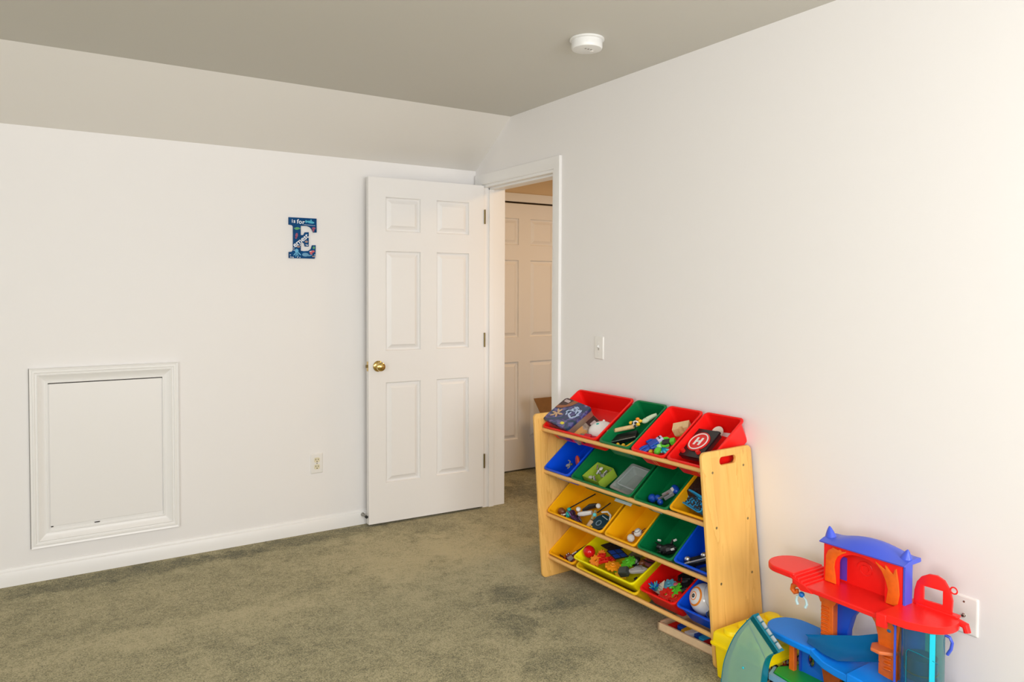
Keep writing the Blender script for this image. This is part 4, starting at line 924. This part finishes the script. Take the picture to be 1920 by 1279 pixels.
# ------------------------------------------------------------------ yellow storage box with studded lid
t = thing('storage_box', 'yellow plastic toy box with a bumpy studded lid on the carpet', 'storage box', (-.355, -2.545, 0))
bw, bl = .325, .225
R_ = lambda i, z, r=.012: [Vector((x, y, z)) for x, y in rrect(i, bw - i, i, bl - i, r, 4)]
obj('box_body', G().loft([R_(.020, 0), R_(.016, .004), R_(.008, .128), R_(.010, .128)]), BOXY, t)
lid = obj('box_lid', G().loft([R_(.001, .120), R_(-.003, .121), R_(-.003, .128), R_(.003, .131), R_(.004, .160), R_(.010, .168), R_(.014, .169)]), BOXY, t, ang=40)
for x in (.045, .118, .192, .266):
    for y in (.062, .165):
        o = obj('stud', G().lathe([(.030, .0), (.029, .012), (.026, .017), (.020, .019), (.002, .0195)], 24), BOXY, lid); o.location = (x, y, .166)
def bricks_print():
    m = bpy.data.materials.new('brick_print'); m.use_nodes = True; nt = m.node_tree; b = nt.nodes['Principled BSDF']
    tc = nt.nodes.new('ShaderNodeTexCoord'); v = nt.nodes.new('ShaderNodeTexVoronoi'); v.inputs['Scale'].default_value = 95
    nt.links.new(tc.outputs['Object'], v.inputs['Vector']); r = nt.nodes.new('ShaderNodeValToRGB'); r.color_ramp.interpolation = 'CONSTANT'; e = r.color_ramp.elements
    e[0].position = 0; e[0].color = (.01, .01, .012, 1); e[1].position = .9; e[1].color = (.75, .6, .02, 1)
    for p, c in ((.30, (.015, .03, .07)), (.42, (.5, .45, .42)), (.52, (.5, .02, .02)), (.60, (.02, .02, .02)), (.70, (.85, .5, .02)), (.78, (.1, .35, .03)), (.84, (.35, .33, .32))):
        x = e.new(p); x.color = (*c, 1)
    s = nt.nodes.new('ShaderNodeSeparateColor'); nt.links.new(v.outputs['Color'], s.inputs[0]); nt.links.new(s.outputs[0], r.inputs[0]); nt.links.new(r.outputs[0], b.inputs['Base Color']); b.inputs['Roughness'].default_value = .4
    return m
g = G().loft([[(.022, .0095, .020), (bw - .022, .0095, .020), (bw - .022, .014, .020), (.022, .014, .020)], [(.010, .0030, .120), (bw - .010, .0030, .120), (bw - .010, .009, .120), (.010, .009, .120)]])
obj('printed_label', g, bricks_print(), t)

# ------------------------------------------------------------------ translucent teal curved piece
t = thing('curved_shield', 'translucent teal curved toy panel standing against the yellow box', 'toy panel', (-.400, -2.5, 0))
def arcpts(P, n=10):   # smooth through points
    out = []
    for i in range(len(P) - 1):
        p0 = Vector(P[max(i - 1, 0)]); p1 = Vector(P[i]); p2 = Vector(P[i + 1]); p3 = Vector(P[min(i + 2, len(P) - 1)])
        for k in range(n):
            s_ = k / n; out.append(.5 * ((2 * p1) + (p2 - p0) * s_ + (2 * p0 - 5 * p1 + 4 * p2 - p3) * s_ ** 2 + (3 * p1 - p0 - 3 * p2 + p3) * s_ ** 3))
    out.append(Vector(P[-1])); return out
oa = arcpts([(-2.412, .004), (-2.416, .050), (-2.430, .123), (-2.475, .224), (-2.545, .315)], 6)
ia = arcpts([(-2.643, .236), (-2.596, .193), (-2.578, .107), (-2.576, .004)], 6)
Tc = lambda p, x: Vector((x, p.y + 2.5 if False else 0, 0))
def yz(p, x): return Vector((x, p[0] + 2.5, p[1]))
out2 = [tuple(p) for p in oa + ia]
g = G().loft([[yz(p, 0.0) for p in out2], [yz(p, .0020) for p in out2]]); obj('clear_face', g, TEAL, t)
g = G()
for seq in (oa, ia):
    nn = []
    for i, p in enumerate(seq):
        d = (seq[min(i + 1, len(seq) - 1)] - seq[max(i - 1, 0)]).normalized(); nn.append(Vector((-d.y, d.x)))
    g.loft([[yz(p, 0), yz(p + n_ * -.0035, 0), yz(p + n_ * -.0035, .030), yz(p, .030)] for p, n_ in zip(seq, nn)])
obj('rim', g, TEALR, t)
a0 = Vector((-2.545, .315)); b0 = Vector((-2.643, .236)); d0 = (b0 - a0); nrm0 = Vector((d0.y, -d0.x)).normalized()
if nrm0.y > 0: nrm0 = -nrm0
g = G().loft([[yz(a0, 0), yz(b0, 0), yz(b0, .028), yz(a0, .028)], [yz(a0 + nrm0 * .020, 0), yz(b0 + nrm0 * .020, 0), yz(b0 + nrm0 * .020, .028), yz(a0 + nrm0 * .020, .028)]])
obj('hinge_band', g, TEALR, t)
for k in range(5):
    p = a0 + d0 * (.06 + k * .19); q = a0 + d0 * (.06 + k * .19 + .15)
    obj('hinge_knuckle', G().tube([yz(p - nrm0 * .004, .014), yz(q - nrm0 * .004, .014)], .0065, n=10), CLEARL, t)
obj('inner_rib', G().tube([yz(Vector((-2.515, .290)), .003), yz(Vector((-2.568, .225)), .003), yz(Vector((-2.598, .185)), .003)], .0018, n=6), TEALR, t)
obj('injection_dot', G().sph((-.003, .5 - .5 - .008 + .0, .125), (.002, .004, .004)), TCYA, t)

# ------------------------------------------------------------------ playset
PY = -2.8
ps = thing('toy_playset', 'red, blue and orange multi-level toy headquarters against the right wall', 'playset', (-.22, PY, 0))
def W3(x, y, z): return Vector((x + .22, y - PY, z))
def slab(poly, z0, z1): return G().loft([[W3(x, y, z0) for x, y in poly], [W3(x, y, z1) for x, y in poly]])
def yzplate(polys, x0, t_, bevel=.001):   # plate in the y-z plane; polys in (y, z)
    me = plate(polys, t_, bevel); me.transform(basis(W3(x0, 0, 0), (0, 1, 0), (0, 0, 1), (1, 0, 0))); return me
def ell(cx, cy, rx, ry, a0, a1, n): return [(cx + rx * cos(radians(a0 + (a1 - a0) * i / n)), cy + ry * sin(radians(a0 + (a1 - a0) * i / n))) for i in range(n + 1)]
# upper red deck: nose, steps, main deck
nose = ell(-.222, -2.555, .078, .068, 0, 180, 14)[::1]          # rounded end toward the shelf
nose = nose + [(-.300, -2.625), (-.145, -2.625)]
n1 = obj('deck', slab(nose, .442, .462), TRED, ps, bevel=.004); n1['label'] = 'raised red lookout deck'
for i in range(4):
    y0 = -2.621 - i * .012; z = .4575 - i * .0058
    obj('step', slab([(-.302, y0), (-.146, y0), (-.146, y0 - .0125), (-.302, y0 - .0125)], .428, z), TRED, n1, bevel=.0015)
obj('step_skirt', G().loft([[W3(-.305, -2.610, .455), W3(-.305, -2.672, .437), W3(-.305, -2.700, .420), W3(-.305, -2.655, .416), W3(-.305, -2.632, .435)], [W3(-.299, -2.610, .455), W3(-.299, -2.672, .437), W3(-.299, -2.700, .420), W3(-.299, -2.655, .416), W3(-.299, -2.632, .435)]]), TRED, n1, bevel=.0015)
obj('deck', slab([(-.304, -2.667), (-.110, -2.667), (-.110, -2.945), (-.304, -2.925)], .421, .436), TRED, ps, bevel=.003)
rd = [(-.300, -2.918), (-.125, -2.918)] + ell(-.205, -3.000, .085, .092, 0, -180, 14)
rd = [(-.306, -2.922), (-.120, -2.922), (-.120, -3.02)] + ell(-.200, -3.020, .082, .068, 0, -150, 12) + [(-.300, -3.000)]
n2 = obj('deck', slab(rd, .424, .446), TRED, ps, bevel=.004); n2['label'] = 'red landing deck'
obj('hook', G().tube([W3(-.16, -3.075, .440), W3(-.16, -3.095, .436), W3(-.16, -3.100, .418)], [.010, .011, .010], n=10), TRED, n2)
obj('corner_tab', slab([(-.312, -2.916), (-.296, -2.912), (-.296, -2.945), (-.308, -2.945)], .404, .444), TRED, n2, bevel=.002)
# house on the deck
op = [(-2.722, .4365), (-2.722, .512)] + [(-2.800 - .078 * cos(a), .512 + .044 * sin(a)) for a in [pi - pi * i / 14 for i in range(1, 14)]] + [(-2.878, .512), (-2.878, .4365)]
fr_ = [(-2.668, .4365)] + op[:1] + op[1:] + [(-2.932, .4365), (-2.932, .566), (-2.800, .574), (-2.668, .562)]
fr_ = [(-2.668, .4365), (-2.722, .4365), (-2.722, .505)] + [(-2.800 + .078 * cos(pi * i / 14), .512 + .044 * sin(pi * i / 14)) for i in range(0, 15)] + [(-2.878, .505), (-2.878, .4365), (-2.932, .4365), (-2.932, .566), (-2.668, .562)]
arc2 = [(-2.800 + .078 * cos(pi * i / 14), .508 + .044 * sin(pi * i / 14)) for i in range(15)]
front = [(-2.668, .4365), (-2.722, .4365)] + arc2 + [(-2.878, .4365), (-2.932, .4365), (-2.932, .566), (-2.668, .562)]
hs = obj('house_front', yzplate([front], -.198, .008, .0008), TRED, ps)
obj('house_back', yzplate([[(-2.668, .436), (-2.935, .436), (-2.935, .572), (-2.668, .568)]], -.158, .006), TRED, ps)
obj('engraved_swirl', G().tube([W3(-.162, -2.79 + .030 * cos(a) * (1 - a / 14), .500 + .028 * sin(a) * (1 - a / 14)) for a in [i * .45 for i in range(24)]], .0016, n=5), TRED, ps)
obj('house_side', G().bx(0, .036, 0, .006, 0, .125).mesh('s'), TRED, ps).location = W3(-.196, -2.676, .436)
obj('house_side', G().bx(0, .040, -.006, 0, 0, .130).mesh('s'), TVIO, ps).location = W3(-.200, -2.934, .436)
o = obj('doorway_panel', G().bx(0, .0015, -.026, 0, .002, .078), TPUR, ps); o.location = W3(-.1630, -2.700, .440); o['label'] = 'purple door panel'
# orange trees on the house front
TL_ = [(-2.6761, .4375), (-2.7147, .4375), (-2.7133, .4603), (-2.7082, .4903), (-2.7113, .5123), (-2.7202, .5298), (-2.7381, .5437), (-2.7492, .5502), (-2.7469, .5537), (-2.7335, .5496), (-2.7277, .5551), (-2.7221, .5513), (-2.7037, .5553), (-2.700, .551), (-2.686, .541), (-2.684, .536), (-2.6785, .5227)]
TR_ = [(-2.8485, .5534), (-2.8707, .5301), (-2.8831, .5062), (-2.8907, .4809), (-2.8842, .4375), (-2.8986, .4375), (-2.9195, .4375), (-2.926, .4748), (-2.923, .5104), (-2.9154, .5515), (-2.9108, .5477), (-2.9063, .5324), (-2.8968, .5385), (-2.8847, .5509), (-2.8799, .5517), (-2.8826, .5386), (-2.8705, .544)]
for P_ in (TL_, TR_): obj('tree_trim', yzplate([P_], -.2045, .006, .0015), TORG, ps)
# roof
g = G(); loops = []
for i in range(15):
    s_ = i / 14; y = -2.658 - s_ * .286; zt = .003 + .024 * sin(pi * min(1, max(0, (s_ - .1) / .8)))
    zf = .562 + s_ * .004
    loops.append([W3(-.212, y, zf), W3(-.214, y, zf + .004), W3(-.190, y, zf + .010 + zt * .6), W3(-.155, y, zf + .012 + zt), W3(-.122, y, zf + .010 + zt * .8), W3(-.120, y, zf + .002), W3(-.125, y, zf)])
rf = obj('roof', g.loft(loops), TVIO, ps, ang=45)
for y, f in ((-2.672, 1), (-2.922, -1)):
    lo = []
    for s_ in (0, .3, .6, .85, 1.0):
        r = .020 * (1 - s_) ** .8 + .0022; z = .570 + s_ * .038; yy = y + f * .007 * s_
        lo.append([W3(-.168 + r * .8 * cos(a), yy + r * sin(a) * (1.0), z) for a in [2 * pi * k / 14 for k in range(14)]])
    obj('roof_ear', G().loft(lo), TVIO, rf, ang=60)
# red archway on the right end
ao = [(-2.940, .442), (-2.943, .488), (-2.950, .515), (-2.964, .535), (-2.985, .548), (-3.008, .551), (-3.030, .543), (-3.046, .520), (-3.054, .490), (-3.052, .452), (-3.044, .442)]
aw = [(-2.970, .508), (-3.027, .511), (-3.027, .469), (-2.970, .466)]
ar = obj('archway', yzplate([[tuple(p) for p in ao], aw], -.150, .010, .0015), TRED, ps)
obj('ring', G().tube([W3(-.150, -3.056 + .0095 * cos(a), .522 + .0095 * sin(a)) for a in [i * pi / 8 for i in range(17)]], .0022, n=6), TRED, ar)
obj('sill', slab([(-.160, -2.95), (-.135, -2.95), (-.135, -3.07), (-.160, -3.07)], .444, .452), TRED, ar, bevel=.002)
# claw under the nose
hook = obj('hook', G().tube([W3(-.270, -2.645, .418), W3(-.270, -2.632, .414), W3(-.270, -2.615, .416), W3(-.270, -2.602, .408), W3(-.270, -2.600, .396), W3(-.270, -2.609, .388), W3(-.270, -2.618, .392), W3(-.270, -2.618, .402)], [.004, .006, .008, .009, .009, .008, .006, .005], n=10), TORG, ps); hook['label'] = 'orange curled hook'
obj('claw_ball', G().sph(W3(-.272, -2.636, .390), .0095), mat('claw_blue', (.01, .18, .62), .3), hook)
for f in (-1, 1):
    obj('claw_arm', G().tube([W3(-.272, -2.636 + f * .006, .386), W3(-.272, -2.636 + f * .017, .378), W3(-.272, -2.636 + f * .020, .364), W3(-.272, -2.636 + f * .014, .352)], [.003, .0035, .0045, .005], n=8), mat('claw_ice', (.55, .78, .82), .25), hook)
# orange ladder post, blue arch, orange tree post
post = obj('ladder_post', slab([(-.235, -2.682), (-.205, -2.682), (-.205, -2.726), (-.235, -2.726)], .232, .421), TORG, ps, bevel=.003)
for i in range(9): obj('rung', G().cyl(W3(-.238, -2.686, .262 + i * .0125), W3(-.238, -2.712, .262 + i * .0125), .0026, n=6), TORG, post)
obj('post_flare', G().loft([[W3(-.235, -2.680, .375), W3(-.205, -2.680, .375), W3(-.205, -2.728, .375), W3(-.235, -2.728, .375)], [W3(-.238, -2.660, .421), W3(-.200, -2.660, .421), W3(-.200, -2.760, .421), W3(-.238, -2.760, .421)]]), TORG, ps)
arch_pts_o = [(-2.712, .225), (-2.712, .330), (-2.715, .385), (-2.722, .421), (-2.800, .4212), (-2.845, .4214)]
arch_pts_i = [(-2.870, .420), (-2.845, .408), (-2.810, .385), (-2.785, .355), (-2.772, .310), (-2.768, .225)]
arch_pts_i = [(-2.870, .4216), (-2.832, .410), (-2.800, .388), (-2.774, .350), (-2.760, .300), (-2.757, .225)]
obj('blue_arch', yzplate([arch_pts_o + arch_pts_i], -.195, .030, .001), TDBL, ps)
tr = [(-2.885, .225), (-2.885, .300), (-2.882, .345), (-2.872, .380), (-2.850, .408), (-2.838, .421), (-2.960, .421), (-2.950, .380), (-2.944, .330), (-2.942, .225)]
trunk = obj('tree_post', yzplate([tr], -.230, .026, .003), TORG, ps)
for i in range(4): obj('foothold', G().sph(W3(-.245, -2.915, .255 + i * .017), (.006, .014, .004), 10, 6), TORG, trunk)
obj('perch', slab([(-.285, -2.885), (-.250, -2.868), (-.222, -2.880), (-.222, -2.945), (-.262, -2.945), (-.288, -2.915)], .309, .320), mat('perch_orange', (.75, .18, .05), .4), trunk, bevel=.003)
for y, z in ((-2.905, .385), (-2.893, .400), (-2.935, .395), (-2.918, .372)): obj('leaf_spot', G().sph(W3(-.2435, y, z), (.002, .007, .005), 10, 6), mat('leaf_blue', (.02, .16, .42), .4), trunk)
# lower blue deck
bd = ell(-.220, -2.560, .080, .078, 0, 180, 14) + [(-.302, -2.620), (-.302, -2.700), (-.140, -2.700)]
b1 = obj('deck', slab(bd, .217, .240), TBLU, ps, bevel=.005); b1['label'] = 'blue lower deck with rounded end'
g = G(); prof_y = [(-2.690, .240), (-2.715, .232), (-2.745, .224), (-2.790, .222), (-2.835, .224)]
g.loft([[W3(-.302 - .006 * i, y, z), W3(-.130, y, z), W3(-.130, y, z - .022), W3(-.302 - .006 * i, y, z - .024)] for i, (y, z) in enumerate(prof_y)])
obj('ramp', g, TBLU, ps, bevel=.003)
g = G(); g.loft([[W3(-.330, y, z), W3(-.130, y, z + .004), W3(-.130, y, z - .026), W3(-.330, y, z - .030)] for y, z in ((-2.836, .232), (-2.88, .230), (-2.915, .225), (-2.97, .222))])
obj('ramp', g, TBLU, ps, bevel=.004)
g = G().loft([[W3(-.318, y, .205), W3(-.205, y, .236), W3(-.205, y, .20), W3(-.318, y, .170)] for y in (-2.915, -2.985)]); obj('ramp', g, TBLU, ps, bevel=.004)
# translucent blue slide
SLt = [(-.262, -2.644, .258), (-.250, -2.734, .288), (-.225, -2.809, .310), (-.200, -2.873, .337)]
SLb = [(-.285, -2.667, .247), (-.296, -2.737, .239), (-.296, -2.785, .238), (-.240, -2.897, .268)]
g = G(); n = 8; L0 = []
for i in range(13):
    s_ = i / 12 * 3; k = min(int(s_), 2); f = s_ - k
    tp = Vector(SLt[k]).lerp(Vector(SLt[k + 1]), f); bt = Vector(SLb[k]).lerp(Vector(SLb[k + 1]), f)
    row = []
    for j_ in range(n + 1):
        q = j_ / n; p = tp.lerp(bt, q); p.z -= .016 * sin(pi * q) * (i / 12) ; p.x += .010 * sin(pi * q); row.append(W3(*p))
    L0.append(row + [v + Vector((.003, 0, -.002)) for v in reversed(row)])
obj('clear_slide', g.loft(L0), NET, ps, ang=40)
# lower structure
obj('corner_post', slab([(-.272, -2.590), (-.255, -2.590), (-.255, -2.610), (-.272, -2.610)], 0.0, .217), TORG, ps, bevel=.002)
hole = [(-2.660 + .013 * cos(a), .172 + .021 * sin(a)) for a in [2 * pi * i / 18 for i in range(18)]]
obj('blue_wall', yzplate([[(-2.612, 0), (-2.612, .217), (-2.720, .217), (-2.735, .120), (-2.735, 0)], hole], -.245, .008, .001), mat('playset_mid_blue', (.006, .13, .62), .35), ps)
obj('wall_rib', slab([(-.252, -2.616), (-.247, -2.616), (-.247, -2.624), (-.252, -2.624)], .06, .215), TDBL, ps)
obj('round_window', G().tube([W3(-.249, -2.660 + .013 * cos(a), .172 + .021 * sin(a)) for a in [2 * pi * i / 18 for i in range(19)]], .0018, n=6), TDBL, ps)
tk = [(-2.690, .222), (-2.712, .180), (-2.722, .130), (-2.722, 0), (-2.775, 0), (-2.768, .130), (-2.782, .180), (-2.810, .218)]
tk2 = obj('tree_post', yzplate([tk], -.262, .020, .003), mat('playset_rust', (.42, .07, .008), .5, noise=(60, .2)), ps)
obj('leaf_spot', G().sph(W3(-.273, -2.745, .140), (.002, .005, .007), 10, 6), TGRN, tk2)
gp = [(-.330, -2.575), (-.290, -2.560), (-.200, -2.600), (-.150, -2.620), (-.150, -3.06), (-.320, -3.06), (-.345, -2.70)]
obj('base_floor', slab([(x, y) for x, y in gp], .108, .122), TGRN, ps, bevel=.003)
obj('base_floor_rim', slab([(-.350, -2.570), (-.294, -2.548), (-.290, -2.556), (-.334, -2.575), (-.349, -2.70), (-.356, -2.70)], .100, .118), M_('pale_blue_rim', (.20, .42, .62)), ps)
obj('base_body', slab([(-.315, -2.60), (-.150, -2.60), (-.150, -3.06), (-.315, -3.06)], 0, .107), TDGR, ps, bevel=.003)
obj('inner_wall', slab([(-.150, -2.60), (-.140, -2.60), (-.140, -3.06), (-.150, -3.06)], .0, .216), TDBL, ps)
# lift tube
tc_ = (-.228, -3.009); tb = []
for z in (.123, .423):
    tb.append(z)
ring_ = lambda r, z: [W3(tc_[0] + r * cos(a), tc_[1] + r * sin(a), z) for a in [2 * pi * i / 36 for i in range(36)]]
lift = obj('lift_tube', G().loft([ring_(.058, .123), ring_(.058, .423), ring_(.0565, .423), ring_(.0565, .123)], caps=(False, False)), TEALT, ps, ang=60)
obj('lift_back', G().loft([[W3(tc_[0] + r * cos(a), tc_[1] + r * sin(a), z) for r, z in ((.0555, .124), (.0555, .422), (.053, .422), (.053, .124))] for a in [radians(20 + i * 9) for i in range(10)]]), TDBL, lift)
obj('lift_stripe', G().loft([[W3(tc_[0] + r * cos(a), tc_[1] + r * sin(a), z) for r, z in ((.0582, .124), (.0582, .422), (.0600, .422), (.0600, .124))] for a in [radians(226 + i * 5) for i in range(4)]]), TCYA, lift)
cab = obj('lift_cabin', G().cyl(W3(*tc_, .150), W3(*tc_, .330), .042, n=24), mat('cabin_purple', (.10, .012, .22), .4), lift)
obj('cabin_band', G().tube([W3(tc_[0] + .043 * cos(a), tc_[1] + .043 * sin(a), .288) for a in [2 * pi * i / 24 for i in range(25)]], .0022, n=6), TRED, cab)
obj('cabin_band', G().tube([W3(tc_[0] + .043 * cos(a), tc_[1] + .043 * sin(a), .262) for a in [2 * pi * i / 24 for i in range(25)]], .006, n=6), TDBL, cab)
obj('door_outline', G().tube([W3(tc_[0] + .0592 * cos(a), tc_[1] + .0592 * sin(a), z) for a, z in [(radians(165), .24), (radians(165), .352), (radians(172), .362), (radians(200), .360), (radians(235), .345), (radians(250), .335)]], .0014, n=6), TEALR, lift)
obj('lift_frame', G().tube([W3(-.270, -2.952, .123), W3(-.270, -2.952, .423)], .0035, n=8), TVIO, lift)
obj('lift_handle', G().tube([W3(-.188, -3.050, .400), W3(-.188, -3.066, .398), W3(-.188, -3.073, .385), W3(-.188, -3.070, .365), W3(-.188, -3.060, .345)], .0045, n=8), TVIO, lift)
